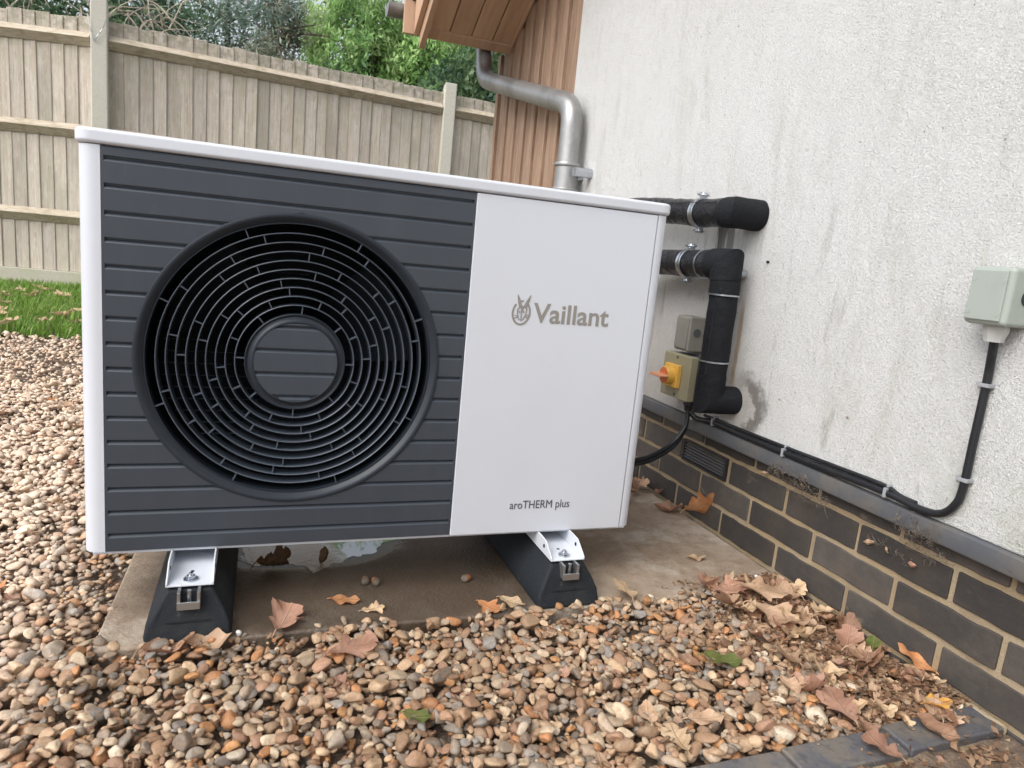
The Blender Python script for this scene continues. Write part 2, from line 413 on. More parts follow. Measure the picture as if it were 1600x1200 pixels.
def slab_material():
    m, nt, b, out = new_mat('stained_concrete')
    c, _ = coords(nt, world_space=True)
    sep = nt.nodes.new('ShaderNodeSeparateXYZ')
    nt.links.new(c, sep.inputs[0])
    X, Y = sep.outputs[0], sep.outputs[1]
    n = _noise(nt, c, 3.5, 5, .65)
    cur = _mix(nt, _ramp(nt, n, .35, .7), (.25, .185, .132), (.36, .29, .22))
    n2 = _noise(nt, c, 22, 5, .7)
    cur = _mix(nt, _math(nt, 'MULTIPLY', _ramp(nt, n2, .42, .68), .6), cur, (.17, .12, .08))
    n4 = _noise(nt, c, 7, 5, .7)
    cur = _mix(nt, _math(nt, 'MULTIPLY', _ramp(nt, n4, .5, .68), .5), cur, (.46, .42, .36))
    n3 = _noise(nt, c, 170, 3, .6)
    cur = _mix(nt, _math(nt, 'MULTIPLY', _ramp(nt, n3, .58, .72), .4), cur, (.46, .41, .34))
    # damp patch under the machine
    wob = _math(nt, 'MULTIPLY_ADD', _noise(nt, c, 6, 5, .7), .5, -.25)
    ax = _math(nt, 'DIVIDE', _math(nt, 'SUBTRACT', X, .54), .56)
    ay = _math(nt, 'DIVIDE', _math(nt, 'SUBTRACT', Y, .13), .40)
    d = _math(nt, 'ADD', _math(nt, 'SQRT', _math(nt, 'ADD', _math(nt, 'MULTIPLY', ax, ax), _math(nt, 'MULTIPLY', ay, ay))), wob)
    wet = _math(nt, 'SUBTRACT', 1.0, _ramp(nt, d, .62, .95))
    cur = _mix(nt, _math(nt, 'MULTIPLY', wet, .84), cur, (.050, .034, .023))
    # soaked, shiny zone round the puddle
    bx = _math(nt, 'DIVIDE', _math(nt, 'SUBTRACT', X, .40), .24)
    by = _math(nt, 'DIVIDE', _math(nt, 'SUBTRACT', Y, .255), .125)
    d2 = _math(nt, 'ADD', _math(nt, 'SQRT', _math(nt, 'ADD', _math(nt, 'MULTIPLY', bx, bx), _math(nt, 'MULTIPLY', by, by))), wob)
    soak = _math(nt, 'SUBTRACT', 1.0, _ramp(nt, d2, .82, 1.0))
    nt.links.new(cur, b.inputs['Base Color'])
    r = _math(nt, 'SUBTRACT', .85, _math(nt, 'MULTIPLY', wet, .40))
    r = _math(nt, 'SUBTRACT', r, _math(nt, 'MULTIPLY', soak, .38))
    nt.links.new(r, b.inputs['Roughness'])
    bp = nt.nodes.new('ShaderNodeBump')
    bp.inputs['Distance'].default_value = .0022
    dry_k = _math(nt, 'SUBTRACT', 1.0, _math(nt, 'MULTIPLY', soak, .75))
    nt.links.new(_math(nt, 'MULTIPLY', n3, dry_k), bp.inputs['Height'])
    bp2 = nt.nodes.new('ShaderNodeBump')
    bp2.inputs['Distance'].default_value = .004
    nt.links.new(_math(nt, 'MULTIPLY', n2, dry_k), bp2.inputs['Height'])
    nt.links.new(bp.outputs[0], bp2.inputs['Normal'])
    nt.links.new(bp2.outputs[0], b.inputs['Normal'])
    return m
M['slab'] = slab_material()

def water_material():
    m, nt, b, out = new_mat('puddle_water')
    c, _ = coords(nt, world_space=True)
    b.inputs['Base Color'].default_value = (.10, .085, .07, 1)
    b.inputs['Roughness'].default_value = .03
    b.inputs['IOR'].default_value = 2.6
    b.inputs['Specular IOR Level'].default_value = .9
    n = _noise(nt, c, 95, 4, .7, (1, .6, 1))
    sep = nt.nodes.new('ShaderNodeSeparateXYZ')
    nt.links.new(c, sep.inputs[0])
    f = _math(nt, 'SUBTRACT', 1.0, _ramp(nt, _math(nt, 'ADD', sep.outputs[0], _math(nt, 'MULTIPLY', sep.outputs[1], .35)), .50, .56))
    bp = nt.nodes.new('ShaderNodeBump')
    bp.inputs['Distance'].default_value = .0045
    nt.links.new(_math(nt, 'MULTIPLY', n, f), bp.inputs['Height'])
    nt.links.new(bp.outputs[0], b.inputs['Normal'])
    return m
M['water'] = water_material()

# ------------------------------------------------------------------ geometry helpers
class G:
    def __init__(s):
        s.v, s.f = [], []
    def add(s, vs, fs):
        n = len(s.v)
        s.v += [tuple(map(float, q)) for q in vs]
        s.f += [tuple(n + i for i in q) for q in fs]
        return s
    def box(s, x0, x1, y0, y1, z0, z1):
        vs = [(x, y, z) for x in (x0, x1) for y in (y0, y1) for z in (z0, z1)]
        return s.add(vs, [(0, 1, 3, 2), (4, 6, 7, 5), (0, 4, 5, 1), (2, 3, 7, 6), (0, 2, 6, 4), (1, 5, 7, 3)])
    def prism(s, poly, axis, a, b, ends=True):
        """poly in the two other axes (in x,y,z order), extruded along axis from a to b"""
        n = len(poly)
        vs = []
        for t in (a, b):
            for (p, q) in poly:
                vs.append({'x': (t, p, q), 'y': (p, t, q), 'z': (p, q, t)}[axis])
        fs = [(i, (i + 1) % n, n + (i + 1) % n, n + i) for i in range(n)]
        if ends:
            fs += [tuple(range(n))[::-1], tuple(range(n, 2 * n))]
        return s.add(vs, fs)
    def rev(s, prof, c, axis, seg=48, closed=False):
        """revolve (radius, along) profile about axis through c"""
        n = len(prof)
        vs = []
        for k in range(seg):
            a = 2 * math.pi * k / seg
            for (r, t) in prof:
                p, q = r * math.cos(a), r * math.sin(a)
                vs.append({'x': (c[0] + t, c[1] + p, c[2] + q), 'y': (c[0] + p, c[1] + t, c[2] + q), 'z': (c[0] + p, c[1] + q, c[2] + t)}[axis])
        fs = []
        m = n if closed else n - 1
        for k in range(seg):
            k2 = (k + 1) % seg
            for i in range(m):
                j = (i + 1) % n
                fs.append((k * n + i, k2 * n + i, k2 * n + j, k * n + j))
        return s.add(vs, fs)
    def cyl(s, c, axis, r, a, b, seg=24):
        return s.rev([(0.0001, a), (r, a), (r, b), (0.0001, b)], c, axis, seg)
    def tube(s, pts, r, seg=10, cap=True):
        P = [Vector(p) for p in pts]
        n = len(P)
        R = r if isinstance(r, (list, tuple)) else [r] * n
        up = None
        rings = []
        for i in range(n):
            if i == 0:
                t = (P[1] - P[0]).normalized()
                sc_ = 1.0; mdir = None
            elif i == n - 1:
                t = (P[-1] - P[-2]).normalized()
                mdir = None
            else:
                t1 = (P[i] - P[i - 1]).normalized()
                t2 = (P[i + 1] - P[i]).normalized()
                t = (t1 + t2)
                t = t.normalized() if t.length > 1e-6 else t1
                mdir = (t2 - t1)
                cosh = max(.35, t.dot(t1))
            if up is None:
                a = Vector((0, 0, 1)) if abs(t.z) < .9 else Vector((0, 1, 0))
                u = t.cross(a).normalized()
            else:
                u = (up - t * up.dot(t)).normalized()
            up = u
            w = t.cross(u)
            ring = []
            for k in range(seg):
                a = 2 * math.pi * k / seg
                off = (u * math.cos(a) + w * math.sin(a)) * R[i]
                if mdir is not None and mdir.length > 1e-4:
                    md = mdir.normalized()
                    off = off + md * off.dot(md) * (1 / cosh - 1)
                ring.append(P[i] + off)
            rings.append(ring)
        vs = [q for rg in rings for q in rg]
        fs = []
        for i in range(n - 1):
            for k in range(seg):
                k2 = (k + 1) % seg
                fs.append((i * seg + k, i * seg + k2, (i + 1) * seg + k2, (i + 1) * seg + k))
        if cap:
            fs += [tuple(range(seg))[::-1], tuple((n - 1) * seg + k for k in range(seg))]
        return s.add(vs, fs)
    def build(s, name, material, parent=None, smooth=None, bevel=None, kind=None, origin=None, local=False):
        off = Vector((0, 0, 0))
        q = None if local else parent
        while q is not None:
            off += Vector(q.location)
            q = q.parent
        loc = Vector((0, 0, 0))
        if origin is not None:
            loc = Vector(origin) - off
            off = Vector(origin)
        me = bpy.data.meshes.new(name)
        vv = np.array(s.v) - np.array(off)
        me.from_pydata(vv.tolist(), [], s.f)
        me.materials.append(material)
        if smooth is not None:
            me.polygons.foreach_set('use_smooth', [True] * len(me.polygons))
            me.set_sharp_from_angle(angle=math.radians(smooth))
        me.validate()
        me.update()
        o = bpy.data.objects.new(name, me)
        COL.objects.link(o)
        o.location = loc
        if parent is not None:
            o.parent = parent
        if bevel:
            w, sg = bevel
            b = o.modifiers.new('bevel', 'BEVEL')
            b.width = w
            b.segments = sg
            b.limit_method = 'ANGLE'
            b.angle_limit = math.radians(35)
            b.harden_normals = False
            me.polygons.foreach_set('use_smooth', [True] * len(me.polygons))
            if smooth is None:
                me.set_sharp_from_angle(angle=math.radians(60))
                # let the bevel carry the rounding
                b.harden_normals = True
                for e in me.attributes:
                    pass
        if kind:
            o['kind'] = kind
        return o

def thing(name, label, cat, loc=(0, 0, 0), group=None):
    o = bpy.data.objects.new(name, None)
    o.empty_display_size = .05
    COL.objects.link(o)
    o.location = loc
    tag(o, label, cat, group)
    return o

def tag(o, label, cat, group=None):
    o['label'] = label
    o['category'] = cat
    if group:
        o['group'] = group
    return o

def inst(src, parent, loc, rot=None, scale=None, name=None):
    o = src.copy()
    if name:
        o.name = name
    COL.objects.link(o)
    o.parent = parent
    o.location = loc
    if rot is not None:
        o.rotation_euler = rot
    if scale is not None:
        o.scale = scale
    return o

def arc(cx, cy, r, a0, a1, n):
    return [(cx + r * math.cos(math.radians(a0 + (a1 - a0) * i / n)), cy + r * math.sin(math.radians(a0 + (a1 - a0) * i / n))) for i in range(n + 1)]

def smooth_path(pts, n=8):
    P = [np.array(p, float) for p in pts]
    P = [2 * P[0] - P[1]] + P + [2 * P[-1] - P[-2]]
    out = []
    for i in range(1, len(P) - 2):
        for k in range(n):
            t = k / n
            out.append(.5 * (2 * P[i] + (P[i + 1] - P[i - 1]) * t + (2 * P[i - 1] - 5 * P[i] + 4 * P[i + 1] - P[i + 2]) * t * t + (3 * P[i] - P[i - 1] - 3 * P[i + 1] + P[i + 2]) * t ** 3))
    out.append(P[-2])
    return [tuple(p) for p in out]

def round_corner(pts, rad, n=6):
    """polyline with its inner corners replaced by arcs (quadratic)"""
    P = [Vector(p) for p in pts]
    out = [P[0]]
    for i in range(1, len(P) - 1):
        a = (P[i - 1] - P[i]); b = (P[i + 1] - P[i])
        d = min(rad, a.length * .45, b.length * .45)
        A = P[i] + a.normalized() * d
        B = P[i] + b.normalized() * d
        for k in range(n + 1):
            t = k / n
            out.append(A * (1 - t) ** 2 + P[i] * 2 * t * (1 - t) + B * t * t)
    out.append(P[-1])
    return [tuple(p) for p in out]

def ground_z(x, y):
    t = np.clip((np.asarray(y, float) - .5) / 2.3, 0, 1)
    return -.030 + .165 * t * t * (3 - 2 * t)

# ------------------------------------------------------------------ ground
def sheet(name, xs, ys, zf, m, kind='structure'):
    X, Y = np.meshgrid(xs, ys, indexing='ij')
    Z = zf(X, Y)
    V = np.stack([X, Y, Z], -1).reshape(-1, 3)
    ny = len(ys)
    fs = [(i * ny + j, (i + 1) * ny + j, (i + 1) * ny + j + 1, i * ny + j + 1) for i in range(len(xs) - 1) for j in range(ny - 1)]
    g = G(); g.v = V.tolist(); g.f = fs
    o = g.build(name, m, smooth=80)
    o['kind'] = kind
    return o
far = [-1500, -300, -60, -20, -10]
gx_ = far + list(np.linspace(-6, 6, 49)) + [10, 20, 60, 300, 1500]
gy_ = far + list(np.linspace(-5, 5.0, 61)) + [5.3, 6, 8, 12, 20, 60, 300, 1500]
sheet('ground', gx_, gy_, lambda X, Y: ground_z(X, Y) - .006, M['soil'])
sheet('lawn', np.linspace(-6, 6, 40), np.linspace(2.50, 5.02, 20), lambda X, Y: ground_z(X, Y) + .002 + .006 * np.sin(X * 5 + Y * 3), M['lawn_soil'])

# concrete slab under the machine
g = G()
edge = [(0.030, -.108), (0.12, -.112), (.45, -.106), (.8, -.115), (1.10, -.110), (1.30, -.098), (1.44, -.070), (1.499, -.06), (1.499, .95), (.045, .95), (.040, .45)]
g.prism(edge, 'z', -.10, 0.0)
slab = g.build('concrete_slab', M['slab'], bevel=(.006, 2))
tag(slab, 'brown stained concrete slab, damp in the middle, under the heat pump', 'slab')

# puddle: thin irregular film of water
pp = []
for k in range(150):
    a = 2 * math.pi * k / 150
    rx = .185 + .020 * math.sin(3 * a + 1) + .012 * math.sin(7 * a) + .006 * math.sin(13 * a + 2) + .004 * math.sin(29 * a) + .003 * math.sin(41 * a + 1)
    ry = .075 + .010 * math.sin(4 * a) + .007 * math.sin(9 * a + 1) + .004 * math.sin(17 * a) + .003 * math.sin(31 * a + 1) + .002 * math.sin(47 * a)
    pp.append((.425 + rx * math.cos(a) + .05 * math.sin(a), .285 + ry * math.sin(a) * 1.75))
g = G().prism(pp, 'z', -.002, .0009)
pud = g.build('puddle', M['water'], bevel=(.0006, 1))
pud['kind'] = 'structure'

# ------------------------------------------------------------------ house
XW, XR = 1.503, 1.485      # brick face and render face
TAN = .534
house = thing('house', 'house with white roughcast wall, dark brick plinth, brown timber cladding and eaves', 'house', (XW, 0, 0))
def roof_z(y):   # underside plane of the verge soffit
    return 1.775 + TAN * (2.397 - y) if y > -2 else 1.775 + TAN * (4.397) - TAN * (-2 - y)
# rendered gable (y,z outline)
g = G().prism([(-6.0, .300), (1.500, .300), (1.500, roof_z(1.5) + .02), (-2.0, roof_z(-2.0) + .02), (-6.0, roof_z(-6.0) + .02)], 'x', XR, 1.60)
g.build('rendered_wall', M['render'], house, bevel=(.004, 2))
g = G().box(1.60, 8.5, -6.0, 2.54, -.2, 1.72)
g.build('rear_wall', M['render'], house)
# drip trim
tr = [(XW + .02, .2995), (XR - .006, .2995), (XR - .010, .297), (XR - .014, .268), (XR - .012, .263), (XW + .001, .263), (XW + .02, .263)]
g = G().prism(tr, 'y', -6.0, 1.503)
g.build('drip_trim', M['trim'], house, bevel=(.0015, 2))
# mortar bed
g = G().box(XW + .0045, 1.60, -6.0, 2.54, -.25, .2995)
g.build('mortar', M['mortar'], house)
# bricks: a few meshes shared by all
bw, bh, bd = .2135, .0640, .09
def brick_mesh(seed):
    r = random.Random(seed)
    g = G()
    n = 9
    ys = [(-.5 + i / n) * bw for i in range(n + 1)]
    top = [bh / 2 + r.uniform(-.0022, .0010) for _ in ys]
    bot = [-bh / 2 + r.uniform(-.0010, .0022) for _ in ys]
    outline = list(zip(ys, bot)) + list(zip(ys[::-1], top[::-1]))
    g.prism(outline, 'x', 0, bd)
    return g
brick_src = []
for k in range(5):
    o = brick_mesh(k).build('brick', M['brick'], None, bevel=(.0028, 2))
    brick_src.append(o)
courses = [(.2620, .318), (.1874, .4182), (.1124, .5362), (.0374, .4212), (-.0376, .5362)]
used = [False] * 5
for ci, (zc, y0) in enumerate(courses):
    hscale = 1.0
    for k in range(-5, 9):
        yc = y0 - .225 * k - .1125
        if yc < -1.5 or yc > 1.4:
            continue
        if ci == 1 and k == 0:
            continue        # air brick
        s = random.randrange(5)
        px = XW - house.location.x + random.uniform(-.0012, .0012)
        yc += random.uniform(-.0018, .0018)
        zj = zc + random.uniform(-.0010, .0010)
        if not used[s]:
            o = brick_src[s]
            o.parent = house
            used[s] = True
            o.location = (px, yc, zj)
        else:
            o = inst(brick_src[s], house, (px, yc, zj))
        o.rotation_euler = (random.uniform(-.004, .004), 0, random.uniform(-.004, .004))
# air brick
ya, yb, za, zb = .1995, .4120, .1555, .2200
g = G()
g.box(XW - .004, XW + .02, ya, yb, za, za + .007).box(XW - .004, XW + .02, ya, yb, zb - .007, zb)
g.box(XW - .004, XW + .02, ya, ya + .009, za + .007, zb - .007).box(XW - .004, XW + .02, yb - .009, yb, za + .007, zb - .007)
g.box(XW + .018, XW + .022, ya + .009, yb - .009, za + .007, zb - .007)
ab = g.build('air_brick', M['black_plastic'], house)
for k in range(5):
    z = za + .0115 + k * .0092
    G().prism([(XW - .003, z - .001), (XW + .014, z + .004), (XW + .014, z + .0068), (XW - .003, z + .0018)], 'y', ya + .009, yb - .009).build('louvre', M['box_dark'], ab)
# timber cladding at the far end of the gable
PCH = .148
cl = None
for k in range(7):
    y0 = 1.506 + k * PCH
    zt = roof_z(y0 + PCH / 2) + .05
    if cl is None:
        g = G()
        prof = [(0.010, -.072), (-.012, -.070), (-.016, -.062), (-.016, .030), (-.012, .036), (-.002, .040), (.002, .044), (.002, .072), (.010, .074)]
        g.prism([(p, q) for p, q in prof], 'z', .10, 2.3)
        cl = g.build('cladding_board', M['clad'], house, bevel=(.002, 2), local=True)
        cl.location = (0.0, y0 + PCH / 2, 0)
        o = cl
    else:
        o = inst(cl, house, (random.uniform(-.001, .001), y0 + PCH / 2, 0))
    o.scale = (1, 1, (zt) / 2.3)
G().box(XW - .022, XW + .03, 2.543, 2.585, .0, 1.78).build('corner_post', M['clad'], house, bevel=(.003, 2))
G().box(XW + .0102, 1.599, 1.5035, 2.5425, .3, 1.72).build('cladding_backing', M['clad'], house)
# roof, soffit boards, bargeboards
def slope_bar(name, x0, x1, d0, d1, m, ytop=-2.0, ybot=2.40, parent=house, bevel=(.003, 2)):
    """bar following the roof slope, between offsets d0..d1 above the soffit plane"""
    z = lambda y: 1.775 + TAN * (2.397 - y)
    g = G().prism([(ybot, z(ybot) + d0), (ytop, z(ytop) + d0), (ytop, z(ytop) + d1), (ybot, z(ybot) + d1)], 'x', x0, x1)
    o = g.build(name, m, parent, bevel=bevel)
    return o
W = .108
for k in range(4):
    x0 = 1.036 + k * .1135
    slope_bar('soffit_board', x0, x0 + W, .0, .018, M['soffit'], -2.0, 2.372)
slope_bar('soffit_backing', 1.034, 1.503, .0185, .030, M['soffit'], -2.0, 2.372)
slope_bar('wall_trim', 1.470, 1.503 - .018, -.022, -.0005, M['soffit'], -2.0, 2.372)
g = G().prism([(2.374, roof_z(2.374) - .006), (2.418, roof_z(2.418) - .012), (2.418, roof_z(2.374) + .05), (2.374, roof_z(2.374) + .05)], 'x', 1.034, 1.503)
g.build('eaves_board', M['soffit'], house, bevel=(.002, 2))
slope_bar('bargeboard', 1.005, 1.0335, -.062, .15, M['soffit'], -2.0, 2.425)
slope_bar('bargeboard', .978, 1.0045, .012, .17, M['soffit'], -2.0, 2.435)
slope_bar('roof', .960, 8.6, .171, .215, M['tile'], -2.06, 2.50)
g = G().prism([(-6.2, roof_z(-6.2) + .171), (-2.06, roof_z(-2.0) + .171 + .03), (-2.06, roof_z(-2.0) + .215 + .03), (-6.2, roof_z(-6.2) + .215)], 'x', .96, 8.6)
g.build('roof', M['tile'], house)
G().box(.925, 8.5, 2.445, 2.468, 1.765, 1.925).build('fascia', M['soffit'], house, bevel=(.003, 2))
gp = arc(2.528, 1.905, .058, 180, 360, 14)
gp2 = arc(2.528, 1.905, .053, 360, 180, 14)
gut = G().prism(gp + gp2, 'x', .855, 8.5).build('gutter', M['galv'], house, smooth=40)
G().prism(arc(2.528, 1.905, .059, 180, 360, 14), 'x', .850, .8548).build('end_cap', M['galv'], gut)

# galvanised downpipe
dp = thing('downpipe', 'bent galvanised metal downpipe beside the brown timber cladding', 'drainpipe', (1.42, 1.335, 0))
RP = .043
path = round_corner([(1.37, 2.515, 1.845), (1.37, 2.46, 1.615), (1.42, 1.335, 1.315), (1.42, 1.335, -.02)], .085, 8)
G().tube(path, RP, 28).build('pipe', M['galv'], dp, smooth=50)
cpr = [(RP + .001, .985), (RP + .010, .985), (RP + .0115, .990), (RP + .0105, .996), (RP + .0045, 1.000), (RP + .0045, 1.078), (RP + .0105, 1.082), (RP + .0115, 1.088), (RP + .010, 1.093), (RP + .001, 1.093)]
G().rev(cpr, (1.42, 1.335, 0), 'z', 32, True).build('collar', M['galv'], dp, smooth=35)
br = G().cyl((0, 1.325, 1.045), 'x', .0145, 1.462, 1.4845, 18)
br.cyl((0, 1.325, 1.045), 'x', .010, 1.45, 1.47, 14)
b_ = br.build('wall_bracket', M['zinc'], dp, smooth=35)
G().cyl((0, 1.245, 1.055), 'x', .019, 1.412, 1.4845, 20).build('bracket_bolt', M['zinc'], dp, smooth=35)

# ------------------------------------------------------------------ fence
fence = thing('timber_fence', 'tall weathered feather-edge board fence across the back of the garden', 'fence', (-.87, 5.05, .1))
FZ = .1
A = [Vector((-3.86, 5.75)), Vector((-.905, 5.06)), Vector((1.905, 5.49)), Vector((4.87, 5.78))]
g = G().prism([(-.056, -.001), (.050, .003), (.050, .009), (-.056, .016)], 'z', 0, 1)   # x across, y thickness (front is -y)
bsrc = G().prism([(-.056, .002), (.052, -.0075), (.056, -.002), (-.056, .006)], 'z', 0, 1).build('fence_board', M['fence_wood'], fence, bevel=(.0015, 1), local=True)
first = True
fl = Vector(fence.location)
for bay in range(3):
    a, b = A[bay], A[bay + 1]
    d = (b - a); L = d.length; u = d / L
    ang = math.atan2(u.y, u.x)
    nb = round((L - .10) / .0985)
    for k in range(nb):
        t = .06 + (k + .5) * (L - .12) / nb
        p = a + u * t
        zb = .262
        h = (2.163 - .262) + random.uniform(-.008, .010)
        loc = (p.x - fl.x, p.y + .012 - fl.y, zb - fl.z)
        rot = (random.uniform(-.003, .003), random.uniform(-.004, .004), ang)
        if first:
            o = bsrc; first = False
            o.location = loc; o.rotation_euler = rot
        else:
            o = inst(bsrc, fence, loc, rot)
        o.scale = (random.uniform(.98, 1.03), 1, h)
    for zr in (2.015, 1.345, .690):
        g = G()
        # triangular arris rail, apex towards the garden
        g.prism([(-.052, .0), (.0, .048), (.0, -.058)], 'x', .055, L - .055)
        o = g.build('arris_rail', M['rail_wood'], fence, bevel=(.004, 2), local=True)
        o.location = (a.x - fl.x, a.y - fl.y, zr - fl.z)
        o.rotation_euler = (random.uniform(-.02, .02), 0, ang)
    g = G().box(.05, L - .05, -.035, .012, -.12, .162)
    o = g.build('gravel_board', M['gravel_board'], fence, bevel=(.005, 2), local=True)
    o.location = (a.x - fl.x, a.y - fl.y, .10 - fl.z)
    o.rotation_euler = (0, 0, ang)
for i, (pt, hh) in enumerate(zip(A, (2.28, 2.300, 2.245, 2.25))):
    g = G()
    w = .056
    g.prism([(-w, -w * .9), (w, -w * .9), (w, w * .9), (-w, w * .9)], 'z', 0, hh - .1)
    n = len(g.v)
    o = g.build('fence_post', M['post'], fence, bevel=(.010, 3), local=True)
    for v in o.data.vertices:
        if v.co.z > 1 and v.co.y > 0:
            v.co.z -= .025
    o.location = (pt.x - fl.x, pt.y - .015 - fl.y, .0 - fl.z + .1)
    o.rotation_euler = (0, random.uniform(-.006, .006), random.uniform(-.08, .08))
wire = smooth_path([(-.965, 4.985, 2.17), (-.945, 4.982, 2.06), (-.925, 4.982, 1.99), (-.90, 4.982, 2.03), (-.865, 4.982, 2.09), (-.845, 4.99, 2.16)], 6)
G().tube(wire, .003, 6).build('wire', M['zinc'], fence, smooth=60)

# ------------------------------------------------------------------ foliage
def add_colors(me, cols, domain='POINT'):
    a = me.color_attributes.new('Col', 'FLOAT_COLOR', domain)
    c4 = np.ones((len(cols), 4), np.float32)
    c4[:, :3] = cols
    a.data.foreach_set('color', c4.ravel())

def mesh_np(name, V, F, material, cols=None, smooth=False, parent=None):
    """V (n,3), F (m,k) same-size polygons"""
    me = bpy.data.meshes.new(name)
    k = F.shape[1]
    me.vertices.add(len(V)); me.loops.add(F.size); me.polygons.add(len(F))
    me.vertices.foreach_set('co', V.astype(np.float32).ravel())
    me.loops.foreach_set('vertex_index', F.astype(np.int32).ravel())
    me.polygons.foreach_set('loop_start', np.arange(0, F.size, k, dtype=np.int32))
    me.polygons.foreach_set('loop_total', np.full(len(F), k, np.int32))
    if smooth:
        me.polygons.foreach_set('use_smooth', np.ones(len(F), bool))
    me.update(calc_edges=True)
    me.materials.append(material)
    if cols is not None:
        add_colors(me, cols)
    o = bpy.data.objects.new(name, me)
    COL.objects.link(o)
    if parent is not None:
        o.parent = parent
    return o

def crown_cards(centre, radii, nclump, per, size, cols, sig, droop=0.0, elong=2.0, shell=.45, seed=0, zmin=None):
    r = np.random.default_rng(seed)
    d = r.normal(size=(nclump, 3)); d /= np.linalg.norm(d, axis=1)[:, None]
    rad = shell + (1 - shell) * r.random(nclump) ** .6
    wob = 1 + .22 * np.sin(d[:, 0] * 5 + seed) * np.cos(d[:, 2] * 6 + seed * 2)
    C = np.array(centre) + d * (rad * wob)[:, None] * np.array(radii)
    ccol = np.array(cols)[r.integers(0, len(cols), nclump)] * (r.uniform(.7, 1.3, nclump))[:, None]
    N = nclump * per
    P = np.repeat(C, per, 0) + r.normal(size=(N, 3)) * sig
    out = np.repeat(d, per, 0)
    ax = r.normal(size=(N, 3)) * .7 + out * .6
    ax[:, 2] -= droop
    ax /= np.linalg.norm(ax, axis=1)[:, None]
    sd_ = np.cross(ax, r.normal(size=(N, 3)))
    sd_ /= np.linalg.norm(sd_, axis=1)[:, None] + 1e-9
    s = size * r.uniform(.6, 1.4, N)[:, None]
    V = np.stack([P - ax * s * elong * .5, P + sd_ * s * .5, P + ax * s * elong * .5, P - sd_ * s * .5], 1)
    col = np.repeat(ccol, per, 0) * r.uniform(.75, 1.25, (N, 1))
    if zmin is not None:
        keep = P[:, 2] > zmin
        V, col = V[keep], col[keep]
    n = len(V)
    return V.reshape(-1, 3), np.arange(n * 4).reshape(-1, 4), np.repeat(col, 4, 0)

def tree(name, label, cat, base, crown_args, trunk_r, trunk_h, limbs, seed, lean=(0, 0), group=None):
    t = thing(name, label, cat, base, group)
    Vs, Fs, Cs = [], [], []
    n = 0
    for ca in crown_args:
        V, F, C = crown_cards(seed=seed + len(Vs) * 7, **ca)
        Vs.append(V); Fs.append(F + n); Cs.append(C); n += len(V)
    V = np.concatenate(Vs) - np.array(base)
    mesh_np('crown', V, np.concatenate(Fs), M['foliage'], np.concatenate(Cs), parent=t)
    r = random.Random(seed)
    g = G()
    bx, by, bz = base
    top = (bx + lean[0], by + lean[1], bz + trunk_h)
    pts = smooth_path([(bx, by, bz - .1), (bx + lean[0] * .3 + .03, by, bz + trunk_h * .4), top], 5)
    nP = len(pts)
    g.tube(pts, [trunk_r * (1 - .75 * i / (nP - 1)) for i in range(nP)], 9)
    for k in range(limbs):
        i = r.randrange(nP // 3, nP)
        p = pts[i]
        a = r.uniform(0, 6.28); l = r.uniform(.5, 1.2)
        q = (p[0] + math.cos(a) * l, p[1] + math.sin(a) * l * .6, p[2] + r.uniform(.1, .6))
        mid = ((p[0] + q[0]) / 2, (p[1] + q[1]) / 2, (p[2] + q[2]) / 2 + .08)
        g.tube([p, mid, q], [trunk_r * .35, trunk_r * .22, trunk_r * .08], 6)
    g.build('trunk', M['bark'], t, smooth=60)
    return t

DG = [(.09, .16, .08), (.12, .20, .10), (.065, .12, .07), (.15, .23, .11)]
BG = [(.28, .46, .16), (.36, .55, .20), (.20, .36, .12), (.44, .58, .26)]
BL = [(.24, .33, .27), (.30, .38, .31), (.18, .26, .21), (.36, .42, .35)]
BR = [(.32, .28, .21), (.25, .26, .17), (.20, .24, .15), (.38, .33, .26)]
OL = [(.13, .16, .05), (.20, .22, .07), (.22, .17, .08)]
tree('conifer', 'bright green drooping conifer behind the middle of the fence', 'tree', (1.95, 11.0, .13),
     [dict(centre=(1.75, 11.0, 3.25), radii=(1.10, .9, 1.35), nclump=330, per=80, size=.032, cols=BG, sig=(.08, .08, .14), droop=1.3, elong=3.6),
      dict(centre=(2.9, 10.7, 3.0), radii=(.85, .7, 1.45), nclump=190, per=80, size=.032, cols=BG, sig=(.08, .08, .14), droop=1.3, elong=3.6)], .12, 3.9, 6, 3)
tree('laurel', 'dense dark green shrub behind the fence between its post and the eaves', 'shrub', (2.75, 7.0, .13),
     [dict(centre=(2.75, 7.0, 2.0), radii=(.80, .6, 1.15), nclump=280, per=45, size=.040, cols=DG, sig=(.09, .09, .09), droop=.2, elong=1.7)], .07, 2.0, 6, 5)
tree('hawthorn', 'olive and rusty leaved bush in the gap between downpipe and cladding', 'shrub', (3.75, 8.4, .13),
     [dict(centre=(3.75, 8.4, 2.7), radii=(.75, .6, 1.1), nclump=170, per=45, size=.042, cols=OL, sig=(.10, .10, .10), droop=.2, elong=1.7)], .07, 2.4, 6, 41)
tree('pine_tree', 'grey-green pine with sky showing through its thin crown', 'tree', (-.25, 10.0, .13),
     [dict(centre=(-.25, 10.0, 3.35), radii=(.75, .7, .95), nclump=46, per=60, size=.024, cols=BL, sig=(.12, .12, .12), droop=.0, elong=4.5, shell=.3),
      dict(centre=(-.9, 9.8, 3.0), radii=(.7, .6, .8), nclump=50, per=50, size=.026, cols=DG, sig=(.12, .12, .12), droop=.0, elong=3.5)], .11, 3.9, 9, 8)
